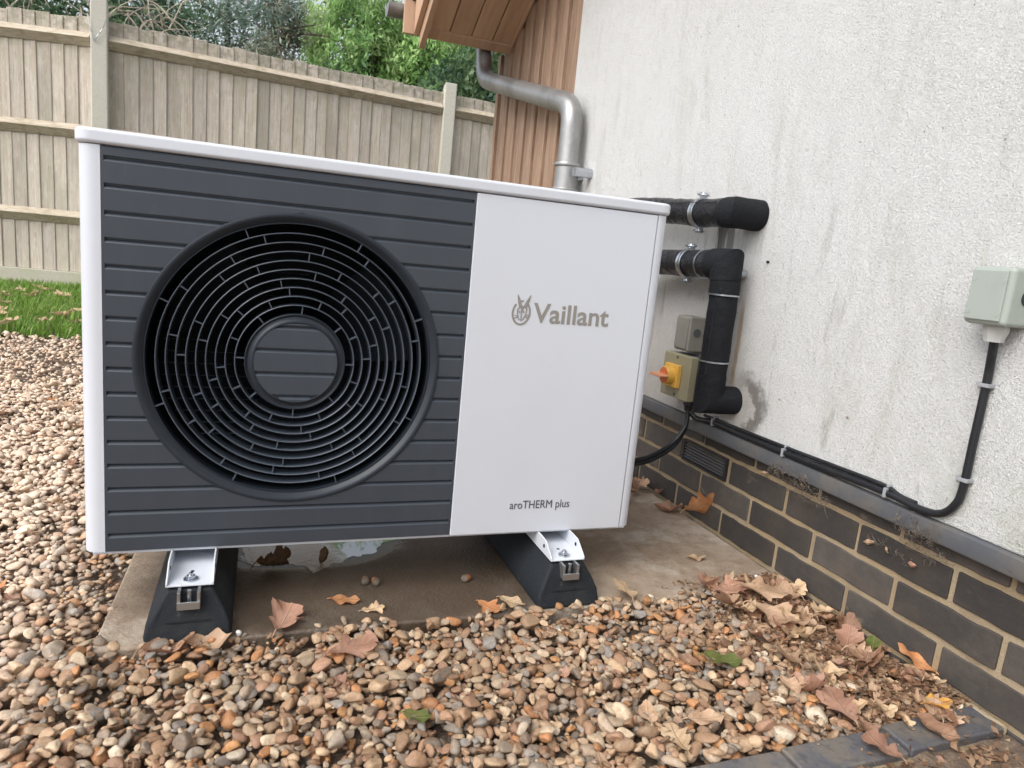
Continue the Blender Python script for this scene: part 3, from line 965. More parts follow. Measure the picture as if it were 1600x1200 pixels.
tree('larch', 'brownish grey-green feathery conifer left of the bright green one', 'tree', (.36, 9.6, .13),
     [dict(centre=(.34, 9.6, 3.2), radii=(.40, .45, 1.15), nclump=150, per=60, size=.020, cols=BR + BL, sig=(.11, .10, .08), droop=.5, elong=5.0)], .09, 3.6, 9, 12)
tree('evergreen_shrub', 'low dark green shrub just behind the fence under the pine', 'shrub', (.75, 6.6, .13),
     [dict(centre=(.75, 6.6, 1.62), radii=(.75, .45, .74), nclump=190, per=45, size=.030, cols=DG, sig=(.08, .08, .08), droop=.2, elong=2.2)], .05, 1.2, 4, 15)
tree('holly', 'dark green bush behind the fence left of the concrete post', 'shrub', (-1.75, 7.0, .13),
     [dict(centre=(-1.8, 7.0, 2.1), radii=(1.1, .6, 1.0), nclump=240, per=45, size=.034, cols=DG, sig=(.09, .09, .09), droop=.2, elong=1.8)], .06, 2.0, 5, 19)
tree('cypress', 'dark conifer behind the fence just right of the concrete post', 'tree', (-1.05, 8.6, .13),
     [dict(centre=(-1.05, 8.6, 2.6), radii=(.42, .5, 1.1), nclump=130, per=50, size=.030, cols=DG + BL, sig=(.09, .09, .09), droop=.4, elong=3.0)], .08, 2.8, 6, 23)
tree('spruce', 'tall blurred green spruce farthest behind the bright conifer', 'tree', (3.9, 13.0, .13),
     [dict(centre=(3.9, 13, 3.6), radii=(1.9, .8, 1.9), nclump=300, per=50, size=.045, cols=DG + OL, sig=(.14, .14, .14), droop=.6, elong=2.6)], .12, 4.6, 8, 27)
tree('beech', 'tall mixed green tree farthest behind the left end of the fence', 'tree', (-4.0, 12.0, .13),
     [dict(centre=(-4.0, 12, 3.0), radii=(2.2, .8, 1.7), nclump=300, per=50, size=.045, cols=DG + BR, sig=(.12, .12, .12), droop=.3, elong=2.0)], .12, 3.9, 8, 31)

# bare climber tangled over the fence top
cb = thing('climbing_plant', 'tangle of bare pale climber stems hanging over the fence top', 'climbing plant', (-1.2, 5.35, 1.9))
r = random.Random(4)
for k in range(46):
    x = r.uniform(-1.95, -.28) if k < 34 else r.uniform(-.75, -.35)
    yb = 5.32 if x > -.9 else 5.32 + (-.9 - x) * .24
    p = [x, yb + r.uniform(-.02, .18), 2.10 + r.uniform(.0, .22)]
    pts = [tuple(p)]
    dx, dz = r.uniform(-.06, .06), r.uniform(.05, .12)
    for i in range(6):
        dx += r.uniform(-.05, .05); dz += r.uniform(-.09, .03)
        p = [p[0] + dx, p[1] + r.uniform(-.06, .03), p[2] + dz]
        base_y = 5.06 + (0 if p[0] > -.9 else (-.9 - p[0]) * .23)
        if p[2] < 2.20 and p[1] < base_y + .05 and p[1] > base_y - .06:
            p[1] = base_y - .075
        if p[2] < 2.0:
            p[2] = 2.0 + r.uniform(0, .05)
        pts.append(tuple(p))
    sp = smooth_path(pts, 4)
    r0 = r.uniform(.003, .008)
    G().tube(sp, [r0 * (1 - .7 * i / len(sp)) for i in range(len(sp))], 5).build('stem', M['twig'], cb, smooth=60)

# ------------------------------------------------------------------ heat pump
PX0, PX1, PZ0, PZ1, PD = 0.0, 1.100, .1265, .8255, .380
pump = thing('heat_pump', 'large white air source heat pump with dark slatted front and round fan grille', 'heat pump', (.55, .2, 0))
CX, CZ = .3475, .4815
# casing: rounded shell wrapping sides and back, open at the front between the pillars
rc = .026
def shell_path():
    p = [(.0345, 0.0)]
    p += [(x, y) for x, y in arc(rc, rc, rc, 270, 180, 7)]
    p += [(x, y) for x, y in arc(.02, PD - .02, .02, 180, 90, 5)]
    p += [(x, y) for x, y in arc(PX1 - .02, PD - .02, .02, 90, 0, 5)]
    p += [(x, y) for x, y in arc(PX1 - rc, rc, rc, 0, -90, 7)]
    p += [(1.0700, 0.0)]
    return p
sp = shell_path()
inner = []
for i, (x, y) in enumerate(sp):
    cx_, cy_ = .55, .2
    inner.append((x + (cx_ - x) * .004 + (0 if 0 < i < len(sp) - 1 else 0), y + .0 if i in (0, len(sp) - 1) else y + (cy_ - y) * .01))
g = G()
outer_in = sp + [(1.0700, .012)] + [(PX1 - .012, .03), (PX1 - .012, PD - .012), (.012, PD - .012), (.012, .03)] + [(.0345, .012)]
g.prism(outer_in, 'z', PZ0, PZ1)
g.build('casing', M['white_paint'], pump, smooth=25)
# base tray
g = G().box(.014, 1.086, .004, PD - .014, PZ0 - .006, PZ0 + .004)
g.build('base_tray', M['white_paint'], pump, bevel=(.002, 2))
# top cover, overhanging with rounded edges
g = G()
def rrect(x0, x1, y0, y1, r, n=6):
    return arc(x0 + r, y0 + r, r, 180, 270, n) + arc(x1 - r, y0 + r, r, 270, 360, n) + arc(x1 - r, y1 - r, r, 0, 90, n) + arc(x0 + r, y1 - r, r, 90, 180, n)
g.prism(rrect(-.0045, 1.1045, -.0055, PD + .004, .028), 'z', PZ1 + .0012, PZ1 + .0255)
g.build('top_cover', M['white_paint'], pump, bevel=(.0065, 4))
# white right-hand panel
g = G().box(.6685, 1.0685, -.0008, .010, PZ0 - .002, PZ1 - .0005)
wp = g.build('front_panel', M['white_paint'], pump, bevel=(.0022, 3))
# dark slatted panel: backing behind grooves, with the fan opening
RO = .2680
def ring_hole_panel(y, m, name, parent, x0=.0352, x1=.6670, z0=PZ0 + .001, z1=PZ1 - .001, R=.262, yb=.012):
    g = G()
    N = 96
    hole = [(CX + R * math.cos(2 * math.pi * k / N), CZ + R * math.sin(2 * math.pi * k / N)) for k in range(N)]
    outer = []
    for k in range(N):
        a = 2 * math.pi * k / N
        c_, s_ = math.cos(a), math.sin(a)
        tx = ((x1 - CX) / c_ if c_ > 1e-9 else (x0 - CX) / c_ if c_ < -1e-9 else 1e9)
        tz = ((z1 - CZ) / s_ if s_ > 1e-9 else (z0 - CZ) / s_ if s_ < -1e-9 else 1e9)
        t = min(tx, tz)
        outer.append((CX + t * c_, CZ + t * s_))
    # snap nearest samples to the rectangle corners
    for (cx_, cz_) in ((x0, z0), (x0, z1), (x1, z0), (x1, z1)):
        j = min(range(N), key=lambda k: (outer[k][0] - cx_) ** 2 + (outer[k][1] - cz_) ** 2)
        outer[j] = (cx_, cz_)
    vs = [(x, y, z) for x, z in hole] + [(x, y, z) for x, z in outer] + [(x, yb, z) for x, z in hole]
    fs = [(k, (k + 1) % N, N + (k + 1) % N, N + k) for k in range(N)] + [(k, 2 * N + k, 2 * N + (k + 1) % N, (k + 1) % N) for k in range(N)]
    g.add(vs, fs)
    return g.build(name, m, parent)
ring_hole_panel(.0060, M['dark_panel'], 'panel_backing', pump)
# dark surround strips flush with the slats at both ends
G().box(.0352, .0392, .0, .0060, PZ0 + .001, PZ1 - .001).build('panel_edge', M['dark_panel'], pump)
G().box(.6640, .6672, .0, .0060, PZ0 + .001, PZ1 - .001).build('panel_edge', M['dark_panel'], pump)
pitch = .04326
grooves = [.8095 - pitch * k for k in range(16)]
edges = []
top = PZ1 - .001
for gz_ in grooves:
    edges.append((gz_ + .0012, top))
    top = gz_ - .0062
edges.append((PZ0 + .001, top))
def slat_piece(z0, z1, xl, xr, circ=None, side=0, last=False, R=None, lower=True):
    """front face with a sloped top edge; circ: clip against the fan circle on one side"""
    g = G()
    CH = .0020
    zs = [z0 + (z1 - CH - z0) * i / 6 for i in range(7)] + [z1]
    L, Rr = [], []
    for z in zs:
        a, b = xl, xr
        if circ is not None:
            h2 = circ ** 2 - (z - CZ) ** 2
            h = math.sqrt(h2) if h2 > 0 else 0
            if side < 0:
                b = CX - h
            elif side > 0:
                a = CX + h
            else:
                a, b = CX - h, CX + h
        L.append((a, z)); Rr.append((b, z))
    n = len(zs)
    vs, fs = [], []
    for i in range(n):
        yy = .0013 if i == n - 1 else 0.0
        vs += [(L[i][0], yy, zs[i]), (Rr[i][0], yy, zs[i])]
    for i in range(n - 1):
        fs.append((2 * i, 2 * i + 1, 2 * i + 3, 2 * i + 2))
    # sloping top lip back to the groove floor, square underside
    i0 = 2 * (n - 1)
    k = len(vs)
    zt = zs[-1] + .0046
    vs += [(L[-1][0], .0062, zt), (Rr[-1][0], .0062, zt)]
    fs.append((i0, i0 + 1, k + 1, k))
    vs += [(L[0][0], .0062, zs[0]), (Rr[0][0], .0062, zs[0])]
    fs.append((0, k + 2, k + 3, 1))
    g.add(vs, fs)
    return g
for (z0, z1) in edges:
    dz = 0 if z0 <= CZ <= z1 else min(abs(z0 - CZ), abs(z1 - CZ))
    if dz >= RO:
        slat_piece(z0, z1, .0392, .6640).build('slat', M['dark_panel'], pump)
    else:
        slat_piece(z0, z1, .0392, 0, RO, -1).build('slat', M['dark_panel'], pump)
        slat_piece(z0, z1, 0, .6640, RO, 1).build('slat', M['dark_panel'], pump)
# fan ring: raised lip, concave bowl
C0 = (CX, 0, CZ)
prof = [(.2655, .006), (.2690, .0005), (.2697, -.0006), (.2692, -.0018), (.2672, -.0026), (.2640, -.0025), (.2615, -.0015), (.2585, .0012), (.2560, .0046), (.2532, .0064), (.2522, .0048), (.2508, .0048), (.2504, .0080), (.2504, .034), (.2655, .034)]
G().rev(prof, C0, 'y', 128, True).build('fan_surround', M['dark_grille'], pump, smooth=40)
grp = .0161
for k in range(1, 10):
    R_ = .2504 - grp * k
    pr = [(R_ - .0009, .0058), (R_ + .0000, .0050), (R_ + .0009, .0058), (R_ + .0014, .036), (R_ - .0014, .036)]
    G().rev(pr, C0, 'y', 112, True).build('grille_ring', M['ring'], pump, smooth=40)
# spokes: eight short bars between each pair of rings, staggered
offs = [21, 13.5, 34, 42, 22, 34, 13, 5, 25.5, 42]
ssrc = G().box(-.0080, .0080, .0062, .018, -.0008, .0008).build('grille_spoke', M['ring'], pump, local=True)
firsts = True
for gi in range(10):
    rr = .2504 - grp * (gi + .5)
    for k in range(8):
        a = math.radians(offs[gi] + 45 * k + random.uniform(-2, 2))
        loc = Vector((CX + rr * math.cos(a), 0, CZ + rr * math.sin(a))) - Vector(pump.location)
        o = ssrc if firsts else inst(ssrc, pump, loc)
        firsts = False
        o.location = loc
        o.rotation_euler = (0, -a, 0)
# hub
hp = [(.0735, .006), (.0735, -.0002), (.0748, -.0006), (.0762, .0030), (.0790, .0060), (.0840, .0070), (.0876, .0050), (.0884, .0038), (.0893, .0046), (.0898, .0090), (.0898, .030), (.0735, .030)]
hub = G().rev(hp, C0, 'y', 80, True).build('fan_hub', M['dark_grille'], pump, smooth=40)
hub_b = G().cyl(C0, 'y', .0738, .0058, .0075, 64).build('hub_plate', M['dark_panel'], hub, smooth=30)
hg = [z for z in grooves if abs(z - CZ) < .072]
RH = .0735
tops = CZ + RH - .0006
segs = []
for gz_ in hg:
    segs.append((gz_ + .0012, tops)); tops = gz_ - .0062
segs.append((CZ - RH + .0006, tops))
for (z0, z1) in segs:
    slat_piece(z0, z1, 0, 0, RH, 0).build('hub_slat', M['dark_panel'], hub)
# fan behind the grille and the exchanger behind it
g = G().rev([(.2502, .030), (.2500, .13), (.255, .16)], C0, 'y', 64)
g.build('fan_shroud', M['cavity'], pump, smooth=40)
g = G().box(.03, 1.06, .30, .31, PZ0 + .01, PZ1 - .01)
g.build('rear_screen', M['cavity'], pump)
fan = G().cyl(C0, 'y', .055, .085, .16, 32).build('fan_rotor', M['cavity'], pump, smooth=40)
for k in range(3):
    g = G()
    vs, fs = [], []
    for i in range(7):
        rr = .05 + .19 * i / 6
        for j in range(5):
            a = math.radians(120 * k + 15 + (j / 4 - .3) * (70 - 3 * i))
            vs.append((CX + rr * math.cos(a), .100 + .07 * j / 4, CZ + rr * math.sin(a)))
    for i in range(6):
        for j in range(4):
            fs.append((i * 5 + j, i * 5 + j + 1, (i + 1) * 5 + j + 1, (i + 1) * 5 + j))
    g.add(vs, fs).build('fan_blade', M['cavity'], fan, smooth=60)
for k in range(16):
    z = CZ - .19 + k * .0245
    G().cyl((0, .20, z), 'x', .0012, CX - .245, CX + .03, 6).build('exchanger_tube', M['fin'], pump)
# inner divider
G().box(.640, .644, .02, .30, PZ0 + .01, PZ1 - .01).build('divider', M['cavity'], pump)

# lettering and emblem on the white panel
def text_mesh(name, body, x0, x1, z0, z1, m, parent, bold=0.0, y=-.0014, shear=0.0):
    cu = bpy.data.curves.new('t', 'FONT')
    cu.body = body
    cu.size = 1
    cu.offset = bold
    cu.resolution_u = 6
    cu.extrude = 0.004
    to = bpy.data.objects.new('t', cu)
    COL.objects.link(to)
    dg = bpy.context.evaluated_depsgraph_get()
    me = bpy.data.meshes.new_from_object(to.evaluated_get(dg))
    bpy.data.objects.remove(to)
    n = len(me.vertices)
    co = np.zeros(n * 3, np.float32)
    me.vertices.foreach_get('co', co)
    co = co.reshape(-1, 3)
    mn, mx = co.min(0), co.max(0)
    X = x0 + (co[:, 0] - mn[0]) / (mx[0] - mn[0]) * (x1 - x0)
    Zr = z0 + (co[:, 1] - mn[1]) / (mx[1] - mn[1]) * (z1 - z0)
    Yr = y - .0002 * (co[:, 2] > 0) + .0003 * (co[:, 2] <= 0)
    out = np.stack([X, Yr, Zr], -1)
    off = np.array(parent.location) + (np.array(parent.parent.location) if parent.parent else 0)
    out = out - off
    me.vertices.foreach_set('co', out.astype(np.float32).ravel())
    me.materials.clear()
    me.materials.append(m)
    me.update()
    me.name = name
    o = bpy.data.objects.new(name, me)
    COL.objects.link(o)
    o.parent = parent
    return o
lw = text_mesh('lettering', 'Vaillant', .8065, .9795, .5825, .6230, M['logo_grey'], wp, bold=.017)
text_mesh('lettering', 'aroTHERM plus', .7965, .9365, .1735, .1975, M['print_dark'], wp, bold=0.0)

YS = [-.0013]
def stroke(g, pts, w, y=None):
    """flat ribbon with width w (number or list) in the panel plane"""
    YS[0] -= .00004
    y = YS[0]
    P = [Vector((p[0], p[1])) for p in pts]
    Wd = w if isinstance(w, (list, tuple)) else [w] * len(P)
    L, R = [], []
    for i, p in enumerate(P):
        t = (P[min(i + 1, len(P) - 1)] - P[max(i - 1, 0)]).normalized()
        nrm = Vector((-t.y, t.x))
        L.append(p + nrm * Wd[i] / 2); R.append(p - nrm * Wd[i] / 2)
    n = len(P)
    vs = [(q.x, y, q.y) for q in L] + [(q.x, y, q.y) for q in R] + [(q.x, y + .0005, q.y) for q in L] + [(q.x, y + .0005, q.y) for q in R]
    fs = []
    for i in range(n - 1):
        fs += [(i, n + i, n + i + 1, i + 1), (i, i + 1, 2 * n + i + 1, 2 * n + i), (n + i, 3 * n + i, 3 * n + i + 1, n + i + 1)]
    g.add(vs, fs)
KS = .001325 / 7.27
def lz(X, Y):   # logo drawing units -> panel
    return (.7805 + (X - 383) * KS * 1.0, .6035 - (Y - 348 - .07 * (X - 383)) * KS)
def st(g, pts, w):
    stroke(g, [lz(*p) for p in pts], [q * KS for q in w] if isinstance(w, (list, tuple)) else w * KS)
g = G()
ell = lambda a: (383 + 101 * math.cos(math.radians(a)), 362 + 130 * math.sin(math.radians(a)))
st(g, [ell(a) for a in range(-52, 233, 5)], 23)
st(g, [ell(a) for a in range(-104, -76, 4)], 20)
g.build('emblem_ring', M['logo_grey'], wp)
g = G()
st(g, [(326, 160), (338, 225), (360, 300)], [9, 17, 19])
st(g, [(326, 160), (354, 215), (380, 290)], [7, 13, 18])
st(g, [(480, 166), (438, 235), (408, 300)], [7, 13, 18])
st(g, [(480, 166), (464, 225), (436, 300)], [9, 16, 18])
st(g, [(352, 302), (392, 294), (432, 302)], 20)
st(g, [(391, 300), (389, 330), (386, 352)], [44, 26, 12])
st(g, [(346, 305), (336, 335), (338, 372), (350, 400)], [20, 17, 15, 12])
st(g, [(438, 305), (444, 335), (438, 375), (424, 402)], [20, 17, 15, 12])
st(g, [(386, 350), (385, 405), (385, 434)], [11, 14, 10])
st(g, [(362, 338), (366, 352), (362, 366)], [10, 15, 10])
st(g, [(412, 340), (408, 354), (412, 368)], [10, 15, 10])
st(g, [(304, 384), (326, 394), (348, 398)], 9)
st(g, [(304, 420), (326, 412), (350, 404)], 9)
st(g, [(466, 384), (444, 396), (420, 400)], 9)
st(g, [(466, 420), (444, 412), (418, 406)], 9)
st(g, [(346, 402), (360, 432), (385, 446), (408, 432), (424, 402)], 12)
g.build('emblem_hare', M['logo_grey'], wp)

# ------------------------------------------------------------------ mounting feet
def make_foot(cx, label, lean):
    t = thing('mounting_foot', label, 'rubber foot', (cx, .15, 0), 'rubber feet under the heat pump')
    prof = [(-.069, 0), (-.071, .012), (-.068, .032), (-.058, .054), (-.046, .074), (-.038, .088), (.038, .088), (.046, .074), (.058, .054), (.068, .032), (.071, .012), (.069, 0)]
    n = len(prof)
    # extruded block with a front end that leans back
    g = G()
    stn = [(-.112, 1.0), (-.106, 1.0), (.50, 1.0)]
    vs = []
    for i, (y, s_) in enumerate(stn):
        for (x, z) in prof:
            yy = y
            if i == 0:
                yy = -.112 + .030 * (z / .088) ** 1.6
            if i == 1:
                yy = -.104 + .032 * (z / .088) ** 1.6
            f = .94 if i == 0 else 1
            vs.append((cx + x * f, yy, z if i else max(z * .985, 0)))
    fs = []
    for i in range(2):
        for k in range(n - 1):
            fs.append((i * n + k, (i + 1) * n + k, (i + 1) * n + k + 1, i * n + k + 1))
        fs.append((i * n + n - 1, (i + 1) * n + n - 1, (i + 1) * n, i * n))
    fs += [tuple(range(n)), tuple(range(2 * n, 3 * n))[::-1]]
    g.add(vs, fs)
    g.build('rubber_block', M['rubber'], t, bevel=(.005, 3))
    # moulded recess line on the front
    G().box(cx - .035, cx + .035, -.1035, -.10, .034, .0365).build('moulded_lip', M['rubber'], t)
    # aluminium channel let into the top
    g = G()
    w = .0185
    ch = [(-w, .062), (w, .062), (w, .0925), (w - .0052, .0925), (w - .0052, .065), (-w + .0052, .065), (-w + .0052, .0925), (-w, .0925)]
    g.prism([(cx + x, z - .002) for x, z in ch], 'y', -.104, .50)
    g.box(cx - w, cx + w, -.1075, -.1042, .0595, .0735)
    g.build('metal_channel', M['aluminium'], t, bevel=(.0006, 1))
    # white bracket with two side cheeks cut back at the front
    w, h0, zb = .036, .0915, .0945
    g = G()
    g.box(cx - w, cx + w, -.083, .42, h0, zb)
    for s_ in (-1, 1):
        xa, xb = (cx - w - .0028, cx - w) if s_ < 0 else (cx + w, cx + w + .0028)
        poly = [(-.083, h0), (.42, h0), (.42, .1240), (-.020, .1240), (-.045, .1225), (-.078, .1015), (-.083, .098)]
        g.prism(poly, 'x', xa, xb)
    b = g.build('bracket', M['bracket'], t, bevel=(.0008, 2))
    for s_ in (-1, 1):
        x = cx + s_ * (w + .0014)
        G().cyl((0, -.040, .1085), 'x', .0042, x - .0022, x + .0022, 14).build('slot', M['cavity'], b)
    G().cyl((cx, -.030, 0), 'z', .0035, zb - .001, zb + .0004, 12).build('slot', M['cavity'], b)
    bl = G().cyl((cx, -.062, 0), 'z', .0125, zb + .0002, zb + .0022, 24).build('washer', M['zinc'], t, smooth=30)
    g = G()
    hexp = [(cx + .0078 * math.cos(math.radians(60 * i)), -.062 + .0078 * math.sin(math.radians(60 * i))) for i in range(6)]
    g.prism(hexp, 'z', zb + .0024, zb + .0085)
    g.cyl((cx, -.062, 0), 'z', .0042, zb + .008, zb + .0125, 12)
    g.build('bolt', M['zinc'], t, bevel=(.0006, 1))
    g = G().cyl((cx, -.094, 0), 'z', .004, .063, .090, 10)
    g.build('bolt_shank', M['zinc'], t, smooth=40)
    # rubber buffer between bracket and machine
    G().cyl((cx, .085, 0), 'z', .022, zb, .1206, 24).build('buffer', M['black_plastic'], t, smooth=40)
    return t
make_foot(.1795, 'black rubber foot with white bracket under the left end of the heat pump', 0)
make_foot(.9080, 'black rubber foot with white bracket under the white end of the heat pump', 0)

# ------------------------------------------------------------------ insulated pipes
from mathutils import noise as mnoise
def dense(pts, step=.008):
    out = []
    for a, b in zip(pts[:-1], pts[1:]):
        a, b = Vector(a), Vector(b)
        n = max(1, int((b - a).length / step))
        out += [tuple(a + (b - a) * i / n) for i in range(n)]
    return out + [tuple(pts[-1])]
def lump(g, amp=.0014):
    nv = []
    for q in g.v:
        v = Vector(q)
        d = mnoise.noise_vector(v * 26) * amp + mnoise.noise_vector(v * 75) * amp * .55
        nv.append(tuple(v + d))
    g.v = nv
    return g
RI = .0375
up = thing('insulated_pipe', 'upper black insulated pipe running straight from the wall behind the heat pump', 'insulated pipe', (1.41, .2, .873), 'black insulated pipes on the wall')
lump(G().tube(dense([(1.488, .205, .873), (1.41, .205, .873), (1.41, .236, .8735)]), RI + .002, 28)).build('pipe_elbow', M['foam_matt'], up, smooth=40)
pth = [(1.41, .236, .8735), (1.412, .36, .8755), (1.408, .50, .884), (1.39, .72, .892)] + [(1.30, .85, .86), (1.12, .80, .78), (1.02, .62, .70), (1.02, .42, .66)]
lump(G().tube(dense(smooth_path(pth, 5)), RI - .001, 28), .0022).build('pipe_lagging', M['foam'], up, smooth=40)
lo = thing('insulated_pipe', 'lower black insulated pipe turning down the wall to a second bend', 'insulated pipe', (1.41, .2, .386), 'black insulated pipes on the wall')
lump(G().tube(dense([(1.488, .192, .387), (1.41, .200, .387), (1.41, .200, .452)]), RI, 28)).build('pipe_elbow', M['foam_matt'], lo, smooth=40)
lump(G().tube(dense([(1.41, .200, .4522), (1.4105, .200, .56), (1.41, .201, .664)]), RI - .001, 28)).build('pipe_lagging', M['foam_matt'], lo, smooth=40)
lump(G().tube(dense([(1.41, .201, .6642), (1.41, .202, .7005)]), RI + .001, 28)).build('pipe_lagging', M['foam_matt'], lo, smooth=40)
lump(G().tube(dense([(1.41, .203, .7007), (1.41, .205, .742), (1.41, .262, .741)]), RI + .0025, 28)).build('pipe_elbow', M['foam_matt'], lo, smooth=40)
pth = [(1.41, .262, .741), (1.409, .38, .738), (1.40, .55, .733), (1.33, .70, .70), (1.15, .68, .62), (1.06, .52, .56), (1.06, .42, .54)]
lump(G().tube(dense(smooth_path(pth, 5)), RI - .001, 28), .0022).build('pipe_lagging', M['foam'], lo, smooth=40)
for z, rr in ((.6642, RI + .0018), (.4900, RI + .0005)):
    G().rev([(rr, -.0022), (rr + .0018, -.0018), (rr + .0018, .0018), (rr, .0022)], (1.41, .201, z), 'z', 32, True).build('cable_tie', M['zinc'], lo, smooth=40)
G().rev([(RI - .0005, -.0022), (RI + .0014, -.0018), (RI + .0014, .0018), (RI - .0005, .0022)], (1.409, .298, .7405), 'y', 32, True).build('cable_tie', M['zinc'], lo, smooth=40)

ca, sa = math.cos(math.radians(205)), math.sin(math.radians(205))
G().tube([(1.41 + (RI + .0002) * ca, .200 + (RI + .0002) * sa, .455 + .0104 * i) for i in range(21)], .0013, 6).build('seam', M['black_plastic'], lo, smooth=60)
G().tube([(1.41 - .030, .245 + .012 * i, .8755 + .022 + .00028 * i) for i in range(24)], .0013, 6).build('seam', M['black_plastic'], up, smooth=60)
def clamp(x, y, z, label):
    t = thing('pipe_clamp', label, 'pipe clamp', (x, y, z), 'zinc pipe clamps')
    rr = RI
    G().rev([(rr, -.010), (rr + .0022, -.010), (rr + .0030, -.008), (rr + .0022, -.006), (rr + .0022, .006), (rr + .0030, .008), (rr + .0022, .010), (rr, .010)], (x, y, z), 'y', 40, True).build('band', M['zinc'], t, smooth=35)
    for s_ in (1, -1):
        zt = z + s_ * (rr + .002)
        g = G()
        g.box(x - .0065, x - .0040, y - .009, y + .009, min(zt, zt + s_ * .014), max(zt, zt + s_ * .014))
        g.box(x + .0030, x + .0055, y - .009, y + .009, min(zt, zt + s_ * .014), max(zt, zt + s_ * .014))
        g.build('lug', M['zinc'], t)
        g = G().cyl((0, y, zt + s_ * .0085), 'x', .0028, x - .020, x + .016, 10)
        g.cyl((0, y, zt + s_ * .0085), 'x', .0062, x - .012, x - .0066, 6)
        g.cyl((0, y, zt + s_ * .0085), 'x', .0062, x + .006, x + .010, 6)
        g.build('bolt', M['zinc'], t, smooth=30)
    G().cyl((0, y, z), 'x', .005, x + rr, 1.4855, 12).build('stem', M['zinc'], t, smooth=40)
clamp(1.411, .352, .8755, 'zinc clamp round the upper insulated pipe')
clamp(1.409, .375, .738, 'zinc clamp round the lower insulated pipe')
stt = thing('support_rail', 'short upright grey metal channel between the two insulated pipes', 'metal channel', (1.47, .315, .70))
g = G()
g.prism([(1.4845, .293), (1.4845, .340), (1.462, .340), (1.462, .333), (1.4645, .333), (1.4645, .337), (1.482, .337), (1.482, .296), (1.4645, .296), (1.4645, .300), (1.462, .300), (1.462, .293)], 'z', .655, .905)
g.build('channel', M['galv'], stt, bevel=(.0006, 1))
bt = thing('wall_bolt', 'round metal bolt head on the wall right of the lower pipe bend', 'bolt', (1.48, .225, .722))
G().cyl((0, .222, .722), 'x', .011, 1.462, 1.4848, 18).build('bolt_head', M['zinc'], bt, bevel=(.003, 2))
G().cyl((0, .222, .722), 'x', .0045, 1.452, 1.4618, 12).build('bolt_shank', M['zinc'], bt, smooth=40)

# ------------------------------------------------------------------ boxes on the wall
def round_box(x0, x1, y0, y1, z0, z1, name, m, parent, r=.006, seg=3):
    return G().box(x0, x1, y0, y1, z0, z1).build(name, m, parent, bevel=(r, seg))
jb = thing('junction_box', 'grey-green weatherproof junction box with a black cable from its underside', 'junction box', (1.485, -.487, .67))
round_box(1.4215, 1.4848, -.527, -.452, .673, .7700, 'body', M['box_grey'], jb, .008)
cv = round_box(1.4180, 1.4222, -.518, -.457, .680, .7640, 'cover', M['box_grey'], jb, .0035)
for yy, zz in ((-.462, .748), (-.4615, .694), (-.513, .746), (-.513, .692)):
    G().cyl((0, yy, zz), 'x', .0042, 1.4174, 1.4182, 14).build('screw_cap', M['box_grey'], cv, smooth=30)
G().cyl((1.4600, 0, .7215), 'y', .0125, -.5290, -.5262, 24).build('knockout_plug', M['black_plastic'], jb, smooth=30)
G().rev([(.0001, .6735), (.020, .6735), (.0205, .664), (.0165, .652), (.0155, .645), (.0001, .645)], (1.461, -.487, 0), 'z', 10).build('cable_gland', M['gland'], jb, smooth=25)

sbx = thing('junction_box', 'small aged grey box with round plug above the yellow rotary switch', 'junction box', (1.485, .40, .49))
round_box(1.432, 1.4848, .362, .432, .4895, .590, 'body', M['box_small'], sbx, .005)
round_box(1.4285, 1.4326, .368, .427, .4960, .584, 'cover', M['box_small'], sbx, .003)
G().cyl((1.458, 0, .545), 'y', .0120, .3600, .3628, 22).build('knockout_plug', M['box_dark'], sbx, smooth=30)
iso = thing('isolator_switch', 'olive plastic isolator with a yellow and orange rotary switch', 'isolator switch', (1.485, .385, .35))
round_box(1.4215, 1.4450, .316, .456, .352, .4795, 'front', M['box_olive'], iso, .003)
round_box(1.4452, 1.4848, .318, .454, .353, .4785, 'back_box', M['box_dark'], iso, .003)
yp = round_box(1.4080, 1.4213, .357, .427, .383, .449, 'yellow_plate', M['yellow'], iso, .002)
G().rev([(.0001, 1.386), (.024, 1.386), (.0262, 1.388), (.0262, 1.4078), (.0001, 1.4078)], (0, .392, .416), 'x', 30).build('yellow_collar', M['yellow'], iso, smooth=35)
G().rev([(.0001, 1.3845), (.0225, 1.3845), (.0235, 1.3858), (.0001, 1.3858)], (0, .392, .416), 'x', 30).build('dial', M['orange'], iso, smooth=35)
g = G().prism([(.366, .4115), (.418, .4115), (.421, .416), (.418, .4205), (.366, .4205), (.363, .416)], 'x', 1.3560, 1.3844)
g.build('handle', M['peach'], iso, bevel=(.002, 2))
for zz, yy in ((.470, .386), (.362, .380)):
    G().cyl((0, yy, zz), 'x', .0048, 1.4205, 1.4214, 14).build('screw', M['box_dark'], iso, smooth=30)
g = G().rev([(.0001, .3522), (.015, .3522), (.016, .340), (.0125, .333), (.0115, .322), (.0001, .322)], (1.452, .345, 0), 'z', 12)
g.build('cable_gland', M['black_plastic'], iso, smooth=30)

